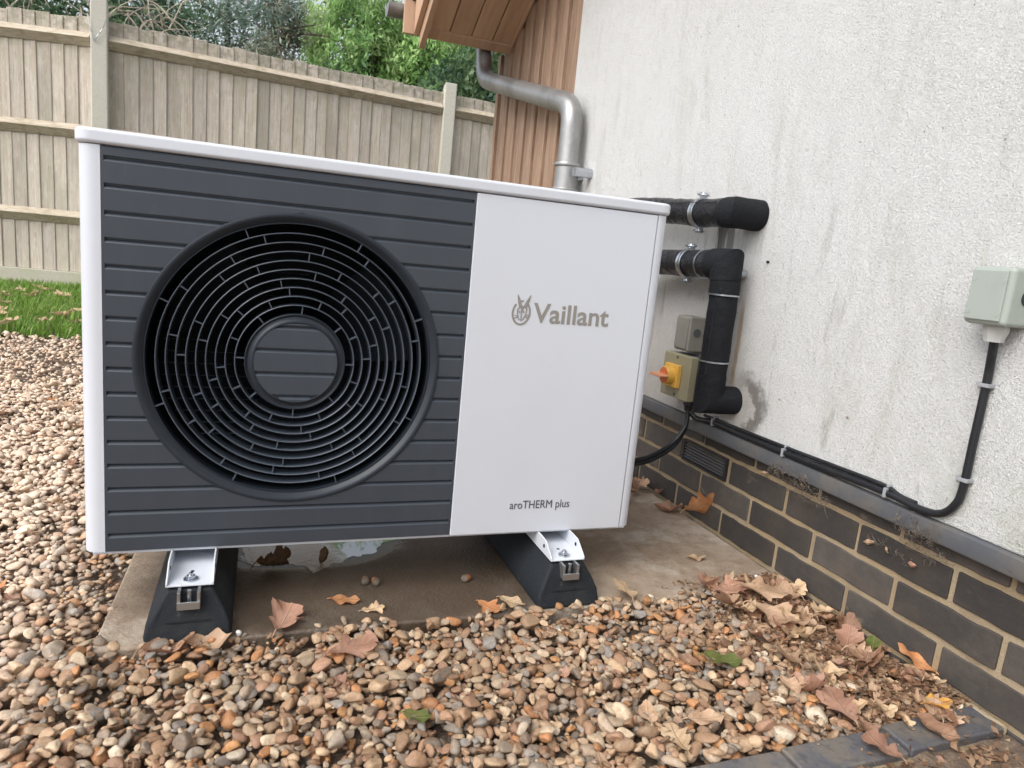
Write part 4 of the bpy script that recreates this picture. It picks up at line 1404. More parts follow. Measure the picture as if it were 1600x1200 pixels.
# ------------------------------------------------------------------ cables
for k, (dx, dz, lab) in enumerate(((0, 0, 'upper of two black cables drooping from the isolator to the heat pump'), (.008, -.012, 'lower of two black cables drooping from the isolator to the heat pump'))):
    pts = [(1.452 + dx * .3, .345, .325), (1.450, .340, .298), (1.442, .336, .270 + dz * .5), (1.41, .330, .232 + dz), (1.36, .322, .205 + dz), (1.30, .312, .188 + dz), (1.20, .30, .186 + dz), (1.09, .30, .20 + dz)]
    o = G().tube(smooth_path(pts, 6), .0068, 12).build('power_cable', M['cable'], None, smooth=60)
    tag(o, lab, 'cable', 'cables from the isolator to the heat pump')
cpts = [(.345, .322), (.325, .305), (.285, .307), (.249, .3115), (.123, .310), (-.034, .310), (-.186, .3125), (-.330, .316), (-.405, .3115), (-.447, .318), (-.471, .342), (-.480, .377), (-.4805, .466), (-.481, .570), (-.4835, .615), (-.487, .648)]
cab = thing('power_cable', 'black cable clipped along the foot of the wall and up to the junction box', 'cable', (1.475, 0, .31))
xs = [1.455, 1.468] + [1.4755] * 12 + [1.470, 1.463]
G().tube(smooth_path([(x, y, z) for x, (y, z) in zip(xs, cpts)], 8), .0072, 14).build('sheath', M['cable'], cab, smooth=60)
cab2 = G().tube(smooth_path([(1.4785, .30, .3195), (1.4785, .12, .3205), (1.4785, -.04, .3225), (1.4785, -.19, .3255), (1.4785, -.315, .3275), (1.477, -.36, .320), (1.478, -.395, .3185)], 8), .0045, 10).build('thin_cable', M['cable'], None, smooth=60)
tag(cab2, 'thin black cable tucked behind the clipped cable along the render', 'cable')
def clip(y, z, vert):
    g = G()
    if vert:
        g.box(1.4665, 1.4848, y - .0105, y + .0105, z - .0035, z + .0035).cyl((0, y + .0145, z), 'x', .004, 1.474, 1.4848, 10)
    else:
        g.box(1.4665, 1.4848, y - .0035, y + .0035, z - .0095, z + .0105).cyl((0, y, z + .0145), 'x', .004, 1.474, 1.4848, 10)
    g.build('cable_clip', M['clip'], cab, bevel=(.001, 1))
for y, z, v in ((.249, .3115, False), (-.034, .310, False), (-.330, .316, False), (-.4805, .395, True), (-.481, .568, True)):
    clip(y, z, v)
sc_ = G().cyl((0, .345, .300), 'x', .0048, 1.462, 1.474, 12).build('screw_head', M['white_stone'], None, smooth=30)
tag(sc_, 'tiny white screw cap on the grey trim under the isolator', 'screw cap')

# ------------------------------------------------------------------ edging pavers
ysk = -.0
pav = [(1.0655 - .2085, -.604, .206, .060, -.004, .0), (1.0655, -.6045, .206, .060, .0, .004), (1.276, -.602, .218, .062, .004, .02)]
labs = ['blue-grey paver at the bottom edge, leftmost of the edging row', 'blue-grey paver beside the mortar joint, middle of the edging row', 'dusty grey paver against the brick plinth, half covered by leaves']
for (x0, yc, L, Wd, dz, rot), lab in zip(pav, labs):
    g = G().box(0, L, -Wd / 2, Wd / 2, -.06, .0)
    o = g.build('edging_paver', M['blue_brick'], None, bevel=(.004, 3))
    o.location = (x0, yc, -.002 + dz)
    o.rotation_euler = (.01, 0, rot)
    tag(o, lab, 'paver', 'edging pavers in a row')
o = G().box(.85, 1.46, -.640, -.578, -.08, -.014).build('paver_mortar', M['mortar'])
tag(o, 'sandy mortar bed under the row of edging pavers', 'mortar')
o = G().prism([(1.488, -.60), (1.502, -.63), (1.502, -.50), (1.494, -.50)], 'z', -.05, .004).build('mortar_fillet', M['mortar'], None, bevel=(.004, 2))
tag(o, 'wedge of pale mortar between the plinth and the end paver', 'mortar')

# ------------------------------------------------------------------ gravel
XMIN, XMAX, YMIN, YMAX, CELL = -2.3, 1.50, -1.05, 2.62, .004
nx, ny = int((XMAX - XMIN) / CELL) + 1, int((YMAX - YMIN) / CELL) + 1
gxs = XMIN + np.arange(nx) * CELL
gys = YMIN + np.arange(ny) * CELL
H = np.repeat(ground_z(0, gys)[None, :], nx, 0).astype(np.float64)
slab_m = (gxs[:, None] > .035) & (gys[None, :] > -.108) & (gys[None, :] < .95)
H[slab_m] = 0.0
pv_m = (gxs[:, None] > .857) & (gys[None, :] > -.635) & (gys[None, :] < -.574)
H[pv_m] = 0.0
for fcx in (.1795, .908):
    fm = (np.abs(gxs[:, None] - fcx) < .07) & (gys[None, :] > -.11) & (gys[None, :] < .5)
    H[fm] = .09
def ico(sub):
    import bmesh
    bm = bmesh.new()
    bmesh.ops.create_icosphere(bm, subdivisions=sub, radius=1)
    V = np.array([v.co[:] for v in bm.verts]); F = np.array([[v.index for v in f.verts] for f in bm.faces])
    bm.free()
    return V, F
def pebble_protos(sub, n, seed):
    r = np.random.default_rng(seed)
    V0, F = ico(sub)
    out = []
    for k in range(n):
        V = V0.copy()
        for j in range(r.integers(5, 10)):
            nrm = r.normal(size=3); nrm /= np.linalg.norm(nrm)
            d = r.uniform(.48, .82)
            dd = V @ nrm
            over = np.maximum(dd - d, 0)
            V = V - np.outer(over * .94, nrm)
        V += .05 * np.sin(V0[:, [1, 2, 0]] * 3 + r.random(3) * 6)
        out.append(V)
    return out, F
def sample(x0, x1, y0, y1, dens):
    n = int((x1 - x0) * (y1 - y0) * dens)
    return np.stack([rng.uniform(x0, x1, n), rng.uniform(y0, y1, n)], 1)
pts = np.concatenate([sample(-.9, 1.5, -1.0, -.09, 9000), sample(-.9, .05, -.09, 1.7, 7000), sample(-2.2, .04, 1.7, 2.58, 3300),
                      sample(-2.2, -.9, -1.0, 1.7, 2300), sample(.04, 1.5, .95, 2.58, 1700)])
rng.shuffle(pts)
edgew = rng.normal(0, .008, len(pts))
on_slab = (pts[:, 0] > .030 + edgew) & (pts[:, 1] > -.104 - .010 * np.sin(pts[:, 0] * 23) + edgew) & (pts[:, 1] < .95)
on_pav = (pts[:, 0] > .84) & (pts[:, 1] < -.566)
edge_grass = (pts[:, 1] > 2.50 + .07 * np.sin(pts[:, 0] * 4) + edgew)
pts = pts[~on_slab & ~on_pav & ~edge_grass]
def place_ok(x, y):
    if .03 < x and -.108 < y < .95:
        return False
    if x > .84 and y < -.562:
        return False
    return x < 1.495 and -1.0 < y < 2.48
NP_ = len(pts)
a_ = np.clip(rng.lognormal(math.log(.0094), .36, NP_), .004, .023)
b_s = a_ * rng.uniform(.55, .92, NP_)
c_s = a_ * rng.uniform(.34, .64, NP_)
yaw = rng.uniform(0, 6.283, NP_)
zc = np.zeros(NP_)
for i in range(NP_):
    R_ = math.sqrt(a_[i] * b_s[i])
    if i > NP_ * .55 and pts[i, 1] < 1.7:
        # late stones roll into the lowest of a few nearby hollows
        best = H[int((pts[i, 0] - XMIN) / CELL), int((pts[i, 1] - YMIN) / CELL)]
        for _ in range(3):
            qx, qy = pts[i, 0] + random.uniform(-.035, .035), pts[i, 1] + random.uniform(-.035, .035)
            if place_ok(qx, qy):
                hv = H[int((qx - XMIN) / CELL), int((qy - YMIN) / CELL)]
                if hv < best - .002:
                    best = hv
                    pts[i, 0], pts[i, 1] = qx, qy
    ix = int((pts[i, 0] - XMIN) / CELL); iy = int((pts[i, 1] - YMIN) / CELL)
    k = max(1, int(R_ / CELL))
    x0, x1 = max(ix - k, 0), min(ix + k + 1, nx)
    y0, y1 = max(iy - k, 0), min(iy + k + 1, ny)
    sub = H[x0:x1, y0:y1]
    if sub.size == 0:
        continue
    mn = sub.mean()
    z = mn + .30 * (sub.max() - mn) + c_s[i] * .62
    if z > .006 + ground_z(0, pts[i, 1]) + .03 and pts[i, 0] > -.15 and pts[i, 1] < 0:
        z = .006 - .012 * rng.random()
    zc[i] = z
    dx = (np.arange(x0, x1) - ix) * CELL / R_
    dy = (np.arange(y0, y1) - iy) * CELL / R_
    q = 1 - dx[:, None] ** 2 - dy[None, :] ** 2
    cap = np.where(q > 0, z + c_s[i] * .85 * np.sqrt(np.maximum(q, 0)), -9)
    H[x0:x1, y0:y1] = np.maximum(sub, cap)
PAL = np.array([(.33, .22, .15), (.40, .285, .20), (.27, .17, .115), (.47, .35, .245), (.38, .31, .25), (.28, .245, .215), (.25, .245, .245), (.52, .43, .33),
                (.52, .43, .33), (.40, .20, .10), (.46, .245, .115), (.165, .135, .115), (.58, .52, .44), (.28, .25, .225), (.34, .21, .15)])
PW = np.array([10, 10, 8, 8, 8, 7, 5, 6, 4, 5, 3, 5, 2.0, 6, 8]); PW = PW / PW.sum()
ci = rng.choice(len(PAL), NP_, p=PW)
pc = PAL[ci] * rng.uniform(.75, 1.35, (NP_, 1)) * np.array([.90, .85, .77])
# dry and paler out on the open drive, damp and browner in front of the slab
dry = np.clip((.02 - pts[:, 0]) / .25, 0, 1)[:, None]
pc = pc * (1 - dry) * .98 + (pc * .62 + np.array([.52, .435, .35])) * dry
def stone_mesh(name, idx, sub, seed):
    protos, F = pebble_protos(sub, 12, seed)
    PR = np.array(protos)
    which = rng.integers(0, 12, len(idx))
    S = np.stack([a_[idx], b_s[idx], c_s[idx]], 1)
    V = PR[which] * S[:, None, :]
    t1 = rng.normal(0, .30, len(idx)); t2 = rng.normal(0, .30, len(idx)); y_ = yaw[idx]
    def rm(axis, ang):
        c, s = np.cos(ang), np.sin(ang); R = np.zeros((len(ang), 3, 3))
        i, j = [(1, 2), (0, 2), (0, 1)][axis]
        R[:, axis, axis] = 1
        R[:, i, i] = c; R[:, j, j] = c
        sg = -1 if axis != 1 else 1
        R[:, i, j] = sg * s; R[:, j, i] = -sg * s
        return R
    R = rm(2, y_) @ rm(1, t1) @ rm(0, t2)
    V = np.einsum('nij,nkj->nki', R, V)
    V += np.stack([pts[idx, 0], pts[idx, 1], zc[idx]], 1)[:, None, :]
    nv = V.shape[1]
    F2 = (F[None] + (np.arange(len(idx)) * nv)[:, None, None]).reshape(-1, 3)
    cols = np.repeat(pc[idx], nv, 0)
    return mesh_np(name, V.reshape(-1, 3), F2, M['pebble'], cols, True)
order = np.arange(NP_)
late = order > NP_ * .66
near = (pts[:, 0] > -.28) & (pts[:, 1] < -.08) & (pts[:, 1] > -.72)
mid = (pts[:, 0] > -.9) & (pts[:, 1] < 1.75)
i3 = np.where(near & late)[0]
i2 = np.where(~(near & late) & mid & (late | near))[0]
i1 = np.where(~(near & late) & ~(mid & (late | near)))[0]
for idx, sub, nm in ((i3, 3, 'gravel'), (i2, 2, 'gravel'), (i1, 1, 'gravel')):
    o = stone_mesh(nm, idx, sub, sub)
    o['kind'] = 'stuff'
print('stones', NP_, 'tris', len(i3) * 320 + len(i2) * 80 + len(i1) * 20)
def top_z(x, y, rad=.02):
    ix = int((x - XMIN) / CELL); iy = int((y - YMIN) / CELL); k = max(1, int(rad / CELL))
    sub = H[max(ix - k, 0):ix + k + 1, max(iy - k, 0):iy + k + 1]
    return float(np.percentile(sub, 88)) if sub.size else float(ground_z(x, y))

# ------------------------------------------------------------------ grass
NB = 52000
gxp = rng.uniform(-2.7, .6, NB); gyp = 2.42 + 2.62 * rng.random(NB) ** .9
keep = gyp > 2.50 + .07 * np.sin(gxp * 4) + rng.normal(0, .03, NB)
dens = (np.sin(gxp * 7 + 1) * np.cos(gyp * 6 + gxp * 2) + rng.normal(0, .5, NB)) > -.95
gxp, gyp = gxp[keep & dens], gyp[keep & dens]
NB = len(gxp)
h = rng.uniform(.025, .075, NB); an = rng.uniform(0, 6.283, NB); w = rng.uniform(.0022, .0042, NB)
gz0 = ground_z(0, gyp)
lx, ly = np.cos(an + 1.2) * h * rng.uniform(.1, .8, NB), np.sin(an + 1.2) * h * rng.uniform(.1, .8, NB)
B0 = np.stack([gxp - np.cos(an) * w, gyp - np.sin(an) * w, gz0], 1)
B1 = np.stack([gxp + np.cos(an) * w, gyp + np.sin(an) * w, gz0], 1)
M0 = np.stack([gxp + lx * .35 - np.cos(an) * w * .7, gyp + ly * .35 - np.sin(an) * w * .7, gz0 + h * .6], 1)
M1 = np.stack([gxp + lx * .35 + np.cos(an) * w * .7, gyp + ly * .35 + np.sin(an) * w * .7, gz0 + h * .6], 1)
T0 = np.stack([gxp + lx, gyp + ly, gz0 + h], 1)
V = np.stack([B0, B1, M1, M0, T0], 1)
base = np.arange(NB)[:, None] * 5
F = np.concatenate([base + np.array([0, 1, 2]), base + np.array([0, 2, 3]), base + np.array([3, 2, 4])])
GC = np.array([(.17, .31, .05), (.24, .40, .07), (.13, .24, .04), (.31, .42, .11), (.40, .37, .18)])
gc = GC[rng.choice(5, NB, p=[.3, .3, .2, .14, .06])] * rng.uniform(.75, 1.25, (NB, 1))
o = mesh_np('grass', V.reshape(-1, 3), F, M['grass'], np.repeat(gc, 5, 0))
o['kind'] = 'stuff'

# ------------------------------------------------------------------ leaves
def leaf_geo(L, kind, curl, roll, seed):
    """lobed oak leaf or plain oval; length along +x from 0, midrib on y=0"""
    r = random.Random(seed)
    n = 34 if kind == 'oak' else 16
    rows = []
    ph = r.uniform(0, .6)
    asym = r.uniform(-.4, .4)
    for i in range(n + 1):
        t = i / n
        if kind == 'oak':
            env = (.10 + .62 * math.sin(math.pi * min(1, t ** .85 * 1.0)) ** .8) * (.55 + .75 * t) if t < 1 else 0
            env *= 1 - max(0, t - .86) / .14 * .55
            lob = lambda s: .50 + .50 * abs(math.sin(math.pi * (t * 3.6 + ph + s))) ** .75
            wl, wr = env * lob(0) * .62, env * lob(.12 * asym) * .62
        else:
            env = math.sin(math.pi * t ** .8) ** .85
            wl = wr = env * .30
        wob = 1 + r.uniform(-.07, .07)
        rows.append((t, wl * wob * L, wr * wob * L))
    vs, fs = [], []
    cr = [-1, -.55, 0, .55, 1]
    for (t, wl, wr) in rows:
        x = t * L
        lift = curl * L * ((t - .45) ** 2) * 1.6
        tw = roll * math.sin(t * 4 + seed)
        for c in cr:
            w_ = (wl if c < 0 else wr)
            y = c * w_
            z = lift + abs(c) ** 1.6 * w_ * (roll + .25 * math.sin(t * 11 + c * 2 + seed)) + tw * y * .3
            vs.append((x - max(0, abs(c) - .5) * w_ * .0 + abs(c) * w_ * .35, y * (1 - .12 * abs(roll)), z))
    m_ = len(cr)
    for i in range(n):
        for j in range(m_ - 1):
            fs.append((i * m_ + j, (i + 1) * m_ + j, (i + 1) * m_ + j + 1, i * m_ + j + 1))
    # petiole
    g = G(); g.add(vs, fs)
    g.tube([(-.12 * L, .01 * L, .02 * L), (-.05 * L, 0, curl * .25 * L), (.02 * L, 0, curl * L * .3)], .010 * L + .0004, 5)
    return g
SEEN = {}
def leaf(x, y, L, yaw_, matname, label, kind='oak', curl=.35, roll=.3, tilt=0., pitch_=0., z=None, seed=None, group=None, name=None, lift=.0):
    seed = seed if seed is not None else random.randrange(10 ** 6)
    g = leaf_geo(L, kind, curl, roll, seed)
    g.v = [(vx - L * .5, vy, vz) for vx, vy, vz in g.v]
    o = g.build(name or ('oak_leaf' if kind == 'oak' else 'fallen_leaf'), M[matname], None, smooth=60)
    if z is None:
        z = top_z(x, y, L * .22) + .001
    zmin = min(v[2] for v in g.v)
    o.location = (x, y, z - zmin * .5 + lift + abs(math.sin(pitch_)) * L * .35 + abs(math.sin(tilt)) * L * .15)
    o.rotation_euler = (tilt, pitch_, yaw_)
    if label in SEEN and group:
        way = ['tip pointing right', 'tip pointing away', 'tip pointing left', 'tip pointing nearer'][int(((yaw_ + math.pi / 4) % (2 * math.pi)) // (math.pi / 2)) % 4]
        l2 = label + ', ' + way
        if len(l2.replace('-', ' ').split()) <= 16:
            label = l2
    SEEN[label] = 1
    tag(o, label, 'leaf', group)
    return o
D = math.radians
# leaves on the slab
leaf(.336, -.082, .085, D(70), 'leaf_pink', 'pinkish brown oak leaf on the slab edge right of the left rubber foot', curl=.5, roll=.55, tilt=.2)
leaf(.459, -.012, .060, D(-18), 'leaf_orange', 'slim orange leaf on the damp slab under the heat pump', kind='oval', curl=.2, roll=.15)
leaf(.507, -.055, .046, D(10), 'leaf_pale', 'small buff lobed leaf on the slab beside the slim orange leaf', curl=.2, roll=.15)
leaf(.320, .165, .075, D(25), 'leaf_wet', 'curled dark wet leaf lying in the left part of the puddle', curl=.9, roll=.7, tilt=.3)
leaf(.434, .178, .040, D(60), 'leaf_wet', 'small dark leaf standing upright in the puddle', kind='oval', curl=.8, roll=.7, pitch_=-1.0)
leaf(.738, -.092, .060, D(-60), 'leaf_orange', 'orange tinged oak leaf on the slab edge left of the right foot', curl=.3, roll=.2, tilt=.2)
leaf(.786, -.094, .062, D(-50), 'leaf_pale', 'buff oval leaf touching the base of the right foot', kind='oval', curl=.3, roll=.3)
leaf(1.050, -.098, .072, D(80), 'leaf_pale', 'pale buff oak leaf with deep lobes on the slab edge right of the right foot', curl=.2, roll=.1, tilt=.35, lift=.01)
leaf(1.485, .262, .115, D(-60), 'leaf_orange', 'large orange brown oak leaf propped against the brick plinth', curl=.35, roll=.3, tilt=-.9, pitch_=-.55, lift=.02)
leaf(1.340, .060, .048, D(-15), 'leaf_pale', 'small cream oval leaf alone on the open slab', kind='oval', curl=.5, roll=.3)
leaf(.150, -.124, .085, D(15), 'leaf_brown', 'brown curled leaf under the left toe of the left foot', kind='oval', curl=.6, roll=.6, z=-.004)
leaf(.212, -.130, .080, D(-5), 'leaf_tan', 'tan curled leaf at the front of the left foot', kind='oval', curl=.7, roll=.6, z=-.002)
# leaves on the gravel
leaf(.452, -.188, .090, D(20), 'leaf_pink', 'pinkish oak leaf on the gravel in front of the slab centre', curl=.3, roll=.15)
leaf(.526, -.392, .048, D(-30), 'leaf_green', 'small dark green leaf alone on the gravel', kind='oval', curl=.3, roll=.25)
leaf(1.118, -.352, .075, D(-35), 'leaf_green', 'green and red leaf on the gravel towards the edging', kind='oval', curl=.3, roll=.3)
leaf(1.365, -.165, .120, D(-25), 'leaf_tan', 'long flat tan oak leaf lying highest in the drift by the wall', curl=.2, roll=.12, lift=.012)
leaf(1.338, -.245, .125, D(-62), 'leaf_tan', 'long tan oak leaf pointing down the drift of leaves', curl=.3, roll=.2, lift=.010)
leaf(1.295, -.130, .085, D(10), 'leaf_pink', 'reddish brown oak leaf at the slab corner of the drift', curl=.3, roll=.2, lift=.004)
leaf(1.236, -.522, .090, D(75), 'leaf_pink', 'broad pinkish brown oak leaf flat on the gravel behind the pavers', curl=.15, roll=.12, lift=.010)
leaf(1.484, -.455, .078, D(120), 'leaf_orange', 'bright orange oval leaf leaning on the plinth', kind='oval', curl=.2, roll=.1, pitch_=-.35, lift=.014)
leaf(1.415, -.562, .058, D(-8), 'leaf_yellow', 'yellow leaf on the edge of the end paver', kind='oval', curl=.2, roll=.3, lift=.012)
leaf(1.470, -.372, .055, D(40), 'leaf_green', 'dark green leaf among the drift beside the plinth', kind='oval', curl=.3, roll=.2, lift=.010)
leaf(1.222, -.625, .062, D(100), 'leaf_pink', 'lobed pinkish leaf lying across the joint of the pavers', curl=.3, roll=.25, lift=.006)
leaf(1.300, -.648, .065, D(-40), 'leaf_pink', 'rolled pinkish brown leaf at the front edge of the end paver', kind='oval', curl=.4, roll=.5, lift=.006)
leaf(1.375, -.655, .065, D(-35), 'leaf_pink', 'long pinkish leaf in front of the end paver towards the plinth', kind='oval', curl=.3, roll=.4, lift=.006)
leaf(1.222, -.672, .090, D(-70), 'leaf_tan', 'tan oak leaf at the bottom edge in front of the pavers', curl=.3, roll=.3)
leaf(1.185, -.665, .080, D(-100), 'leaf_orange', 'orange tan leaf at the bottom edge below the middle paver', curl=.3, roll=.35)
leaf(.985, -.490, .065, D(-10), 'leaf_tan', 'thin tan leaf between pebbles above the left paver', kind='oval', curl=.2, roll=.2)
leaf(.888, -.470, .055, D(70), 'leaf_tan', 'tan scrap of leaf on the gravel', kind='oval', curl=.4, roll=.3)
leaf(.905, -.532, .060, D(85), 'leaf_pale', 'grey buff small leaf near the bottom edge of the gravel', curl=.3, roll=.2)
leaf(1.452, .375, .085, D(-30), 'leaf_brown', 'brown crumpled leaf at the foot of the plinth beside the heat pump', curl=.6, roll=.7)
# repeated leaves: drift along the plinth, open gravel, lawn
CW = {'leaf_tan': 'tan', 'leaf_brown': 'dull brown', 'leaf_pink': 'pinkish brown', 'leaf_pale': 'pale buff', 'leaf_orange': 'orange brown', 'leaf_yellow': 'yellow', 'leaf_wet': 'dark wet'}
def describe(L, lo, hi, m_, kind, curl, where):
    m_ = m_ if m_ in CW else 'leaf_tan'
    size = 'small' if L < lo else ('large' if L > hi else 'medium')
    form = ('curled ' if curl > .6 else 'flat ') + ('lobed' if kind == 'oak' else 'oval')
    return '%s %s %s leaf %s' % (size, CW[m_], form, where)
for k in range(125):
    t = random.random()
    y = -.70 + t * .62
    d_ = abs(random.gauss(0, .12)) * (1.25 - .35 * t)
    x = 1.492 - d_ * 1.35
    if y > -.12:
        x = max(x, 1.27)
    if y < -.52 and random.random() < .80:
        continue
    if x < 1.02:
        x = 1.32
    L = random.choice([random.uniform(.022, .045), random.uniform(.03, .055), random.uniform(.045, .078)])
    m_ = random.choice(['leaf_tan', 'leaf_brown', 'leaf_pink', 'leaf_tan', 'leaf_pale', 'leaf_tan', 'leaf_pale', 'leaf_brown'])
    kd = random.choice(['oak', 'oak', 'oval'])
    cu = random.uniform(.15, 1.0)
    zone = 'at the drift\'s slab end' if y > -.22 else 'mid drift' if y > -.40 else 'above the end paver' if y > -.55 else 'around the end paver'
    side = 'against the plinth' if 1.49 - x < .05 else 'near the plinth' if 1.49 - x < .12 else 'gravel side'
    leaf(x, y, L, random.uniform(0, 6.28), m_, describe(L, .042, .060, m_, kd, cu, zone + ', ' + side), kd, cu, random.uniform(.2, 1.1),
         random.uniform(-.4, .4), random.uniform(-.35, .35), lift=random.uniform(-.012, .002), group='dry leaves drifted along the plinth')
for k in range(30):
    x, y = random.uniform(1.22, 1.49), random.uniform(.46, .78)
    L = random.uniform(.03, .055); m_ = random.choice(['leaf_brown', 'leaf_brown', 'leaf_tan', 'leaf_pink'])
    leaf(x, y, L, random.uniform(0, 6.28), m_, describe(L, .038, .048, m_, 'oak', .9, 'heaped behind the heat pump' + (', touching the plinth' if x > 1.42 else '')),
         'oak', .9, .8, random.uniform(-.6, .6), random.uniform(-.5, .5), z=random.uniform(.002, .02), group='leaves heaped on the slab by the wall')
for k in range(34):
    x, y = random.uniform(-1.0, .0), random.uniform(-.1, 2.3)
    L = random.uniform(.03, .07); m_ = random.choice(['leaf_brown', 'leaf_orange', 'leaf_tan', 'leaf_pink'])
    zone = 'near the slab corner' if y < .4 else 'level with the heat pump' if y < 1.1 else 'midway to the lawn' if y < 1.7 else 'just before the lawn'
    leaf(x, y, L, random.uniform(0, 6.28), m_, describe(L, .042, .058, m_, 'oak', .4, 'on the pale gravel ' + zone),
         'oak', .4, .4, random.uniform(-.3, .3), 0, group='leaves scattered on the pale gravel')
for k in range(34):
    x, y = random.uniform(-.25, 1.2), random.uniform(-.66, -.14)
    L = random.uniform(.022, .046); m_ = random.choice(['leaf_brown', 'leaf_tan', 'leaf_pink', 'leaf_brown'])
    zone = 'in front of the left foot' if x < .25 else 'in front of the puddle' if x < .6 else 'in front of the right foot' if x < .95 else 'near the left pavers'
    kd = random.choice(['oak', 'oval'])
    leaf(x, y, L, random.uniform(0, 6.28), m_, describe(L, .03, .04, m_, kd, .5, '' + zone + (', by the slab' if y > -.3 else '')),
         kd, .5, .5, random.uniform(-.5, .5), 0, lift=-.008, group='small leaves among the brown pebbles')
for k in range(44):
    x, y = random.uniform(-2.1, -.3), random.uniform(2.55, 4.6)
    L = random.uniform(.06, .11); m_ = random.choice(['leaf_pale', 'leaf_tan', 'leaf_pale'])
    zone = 'near the gravel edge' if y < 3.1 else 'in mid lawn' if y < 3.9 else 'close under the fence'
    leaf(x, y, L, random.uniform(0, 6.28), m_, describe(L, .075, .095, m_, 'oak', .4, 'in the grass ' + zone + (', to the left' if x < -1.2 else '')),
         'oak', .4, .4, random.uniform(-.3, .3), 0, z=float(ground_z(0, y)) + .035, group='fallen leaves on the lawn')
gg_x, gg_y = np.linspace(.80, 1.502, 60), np.linspace(-1.0, -.632, 32)
sheet('soil', gg_x, gg_y, lambda X, Y: -.013 + .004 * np.sin(X * 41 + Y * 23) + .003 * np.sin(X * 97 - Y * 71) - .03 * np.clip((.86 - X) / .06, 0, 1), M['soil'])
# crumbs of leaf and soil litter (uncountable)
NL = 6500
t = rng.random(NL)
ly = -.70 + t * .66
lx = 1.498 - np.abs(rng.normal(0, .13, NL)) * (1.2 - .3 * t)
sel = (lx > 1.0) & ~((ly < -.56) & (rng.random(NL) < .88))
lx, ly = lx[sel], ly[sel]
lx = np.concatenate([lx, rng.uniform(.86, 1.50, 1500)]); ly = np.concatenate([ly, rng.uniform(-.80, -.637, 1500)])
NL = len(lx)
lz_ = np.array([max(top_z(a, b, .006), -.012) for a, b in zip(lx, ly)]) + rng.uniform(-.003, .003, NL)
s = rng.uniform(.002, .010, NL)
d1 = rng.normal(size=(NL, 3)); d1[:, 2] *= .35; d1 /= np.linalg.norm(d1, axis=1)[:, None]
d2 = np.cross(d1, np.array([0, 0, 1]) + rng.normal(0, .3, (NL, 3))); d2 /= np.linalg.norm(d2, axis=1)[:, None]
P = np.stack([lx, ly, lz_], 1)
V = np.stack([P - d1 * s[:, None], P + d2 * s[:, None] * .6, P + d1 * s[:, None], P - d2 * s[:, None] * .5], 1).reshape(-1, 3)
LC = np.array([(.26, .15, .09), (.38, .24, .15), (.18, .11, .07), (.45, .30, .19)])
o = mesh_np('leaf_litter', V, np.arange(NL * 4).reshape(-1, 4), M['foliage'], np.repeat(LC[rng.integers(0, 4, NL)], 4, 0))
o['kind'] = 'stuff'

# acorns on the slab
def acorn(x, y, rot, label):
    t = thing('acorn', label, 'acorn', (x, y, .0075))
    g = G().rev([(.0001, -.0105), (.004, -.0100), (.0068, -.006), (.0076, 0), (.0070, .006), (.0040, .0105), (.0001, .0125)], (x, y, .0075), 'x', 14)
    g.build('nut', M['acorn'], t, smooth=60)
    g = G().rev([(.0001, -.0135), (.005, -.0125), (.0082, -.008), (.0085, -.003), (.0079, -.003)], (x, y, .0075), 'x', 14)
    g.build('cup', M['bark'], t, smooth=60)
    t.rotation_euler = (0, 0, rot)
acorn(.726, .036, .4, 'shiny brown acorn on the slab left of the right foot')
acorn(.508, .060, 1.4, 'left acorn of the pair on the damp slab below the puddle')
acorn(.528, .052, 1.9, 'right acorn of the pair on the damp slab below the puddle')
for (x, y, lab) in ((.262, -.105, 'small white stone at the corner of the left foot'), (1.428, -.062, 'small white stone at the right end of the slab edge')):
    V_, F_ = pebble_protos(2, 1, 3)
    g = G(); g.v = [(x + a * .007, y + b * .006, .006 + c * .006) for a, b, c in V_[0]]; g.f = [tuple(f) for f in F_]
    o = g.build('white_stone', M['white_stone'], None, smooth=60, origin=(x, y, 0))
    tag(o, lab, 'stone')

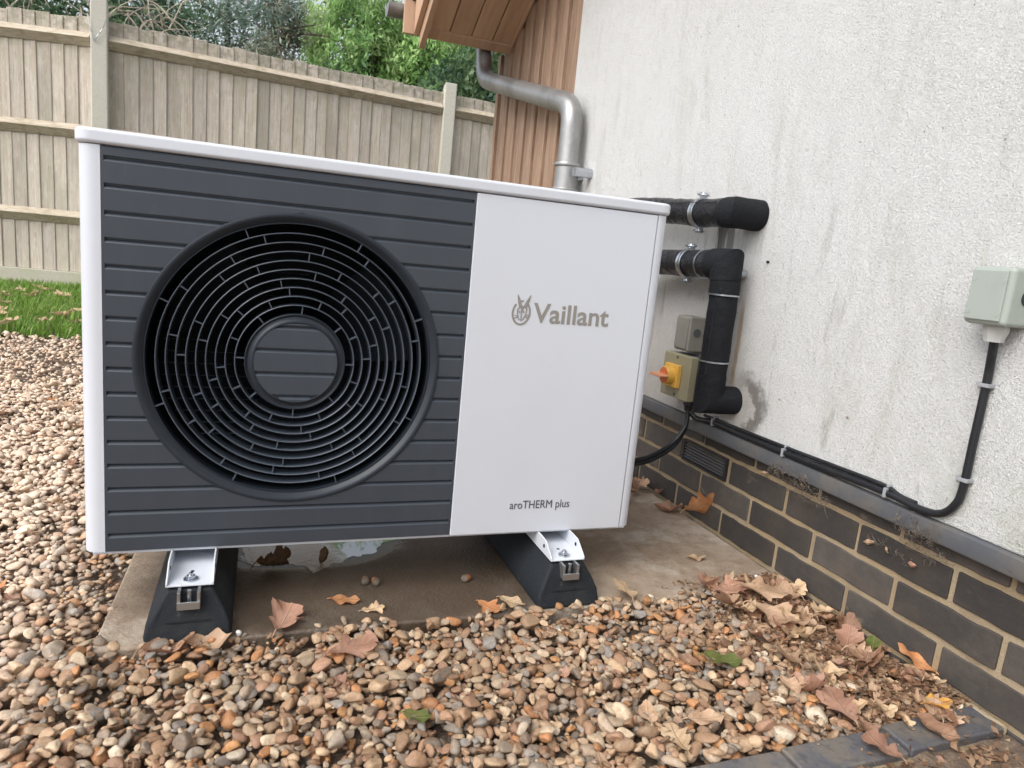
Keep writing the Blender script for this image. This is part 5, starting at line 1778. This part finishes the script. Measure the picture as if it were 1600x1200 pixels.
# cobweb debris hanging under the trim: tangles of fine dead stems
def debris(x, y0, y1, z0, z1, n, label, seed):
    r = random.Random(seed)
    g = G()
    for k in range(n):
        y = r.uniform(y0, y1); z = r.uniform(z0, z1)
        p = [(x - r.uniform(0, .012), y, z)]
        for i in range(4):
            q = p[-1]
            p.append((q[0] + r.uniform(-.003, .002), q[1] + r.uniform(-.009, .009), q[2] + r.uniform(-.008, .004)))
        g.tube(p, r.uniform(.00015, .0005), 4, False)
    for k in range(n // 5):
        y = r.uniform(y0, y1); z = r.uniform(z0, z1); a = r.uniform(0, 6); L = r.uniform(.002, .006)
        g.add([(x - .004, y, z), (x - .006, y + L * math.cos(a), z + L * math.sin(a)), (x - .003, y - L * .6 * math.sin(a), z + L * .6 * math.cos(a))], [(0, 1, 2)])
    o = g.build('cobweb_debris', M['web'], None)
    o['kind'] = 'stuff'
    return o
debris(XR - .014, -.14, -.01, .255, .286, 60, '', 1)
debris(XR - .006, -.19, -.06, .232, .262, 80, '', 4)
debris(XR - .014, -.46, -.37, .262, .298, 70, '', 2)
debris(XW - .006, -.47, -.37, .225, .262, 60, '', 5)
debris(XW - .002, -.42, -.28, .195, .215, 22, '', 3)
for (x, y, z, L, mm, lab) in ((1.492, -.298, .200, .022, 'leaf_tan', 'tiny tan leaf scrap caught on the upper bricks'), (1.490, -.340, .203, .022, 'leaf_pale', 'tiny cream leaf scrap hanging in a cobweb on the bricks'),
                              (1.488, -.402, .200, .022, 'leaf_pink', 'tiny pinkish leaf scrap hanging below the trim by a thread'), (1.488, -.090, .252, .024, 'leaf_pale', 'tiny pale leaf scrap under the middle of the trim'),
                              (1.474, -.198, .447, .012, 'leaf_brown', 'tiny brown fleck stuck to the render'), (1.488, .040, .240, .020, 'leaf_tan', 'tiny leaf scrap in the cobweb right of the air brick')):
    leaf(x, y, L, random.uniform(0, 3), mm, lab, 'oval', .5, .5, tilt=1.2, pitch_=.3, z=z - .012)
hole = G().cyl((0, .140, .757), 'x', .0035, 1.4800, 1.4846, 10).build('wall_plug', M['black_plastic'], None)
tag(hole, 'tiny dark wall plug in the render right of the pipes', 'wall plug')
print('built')
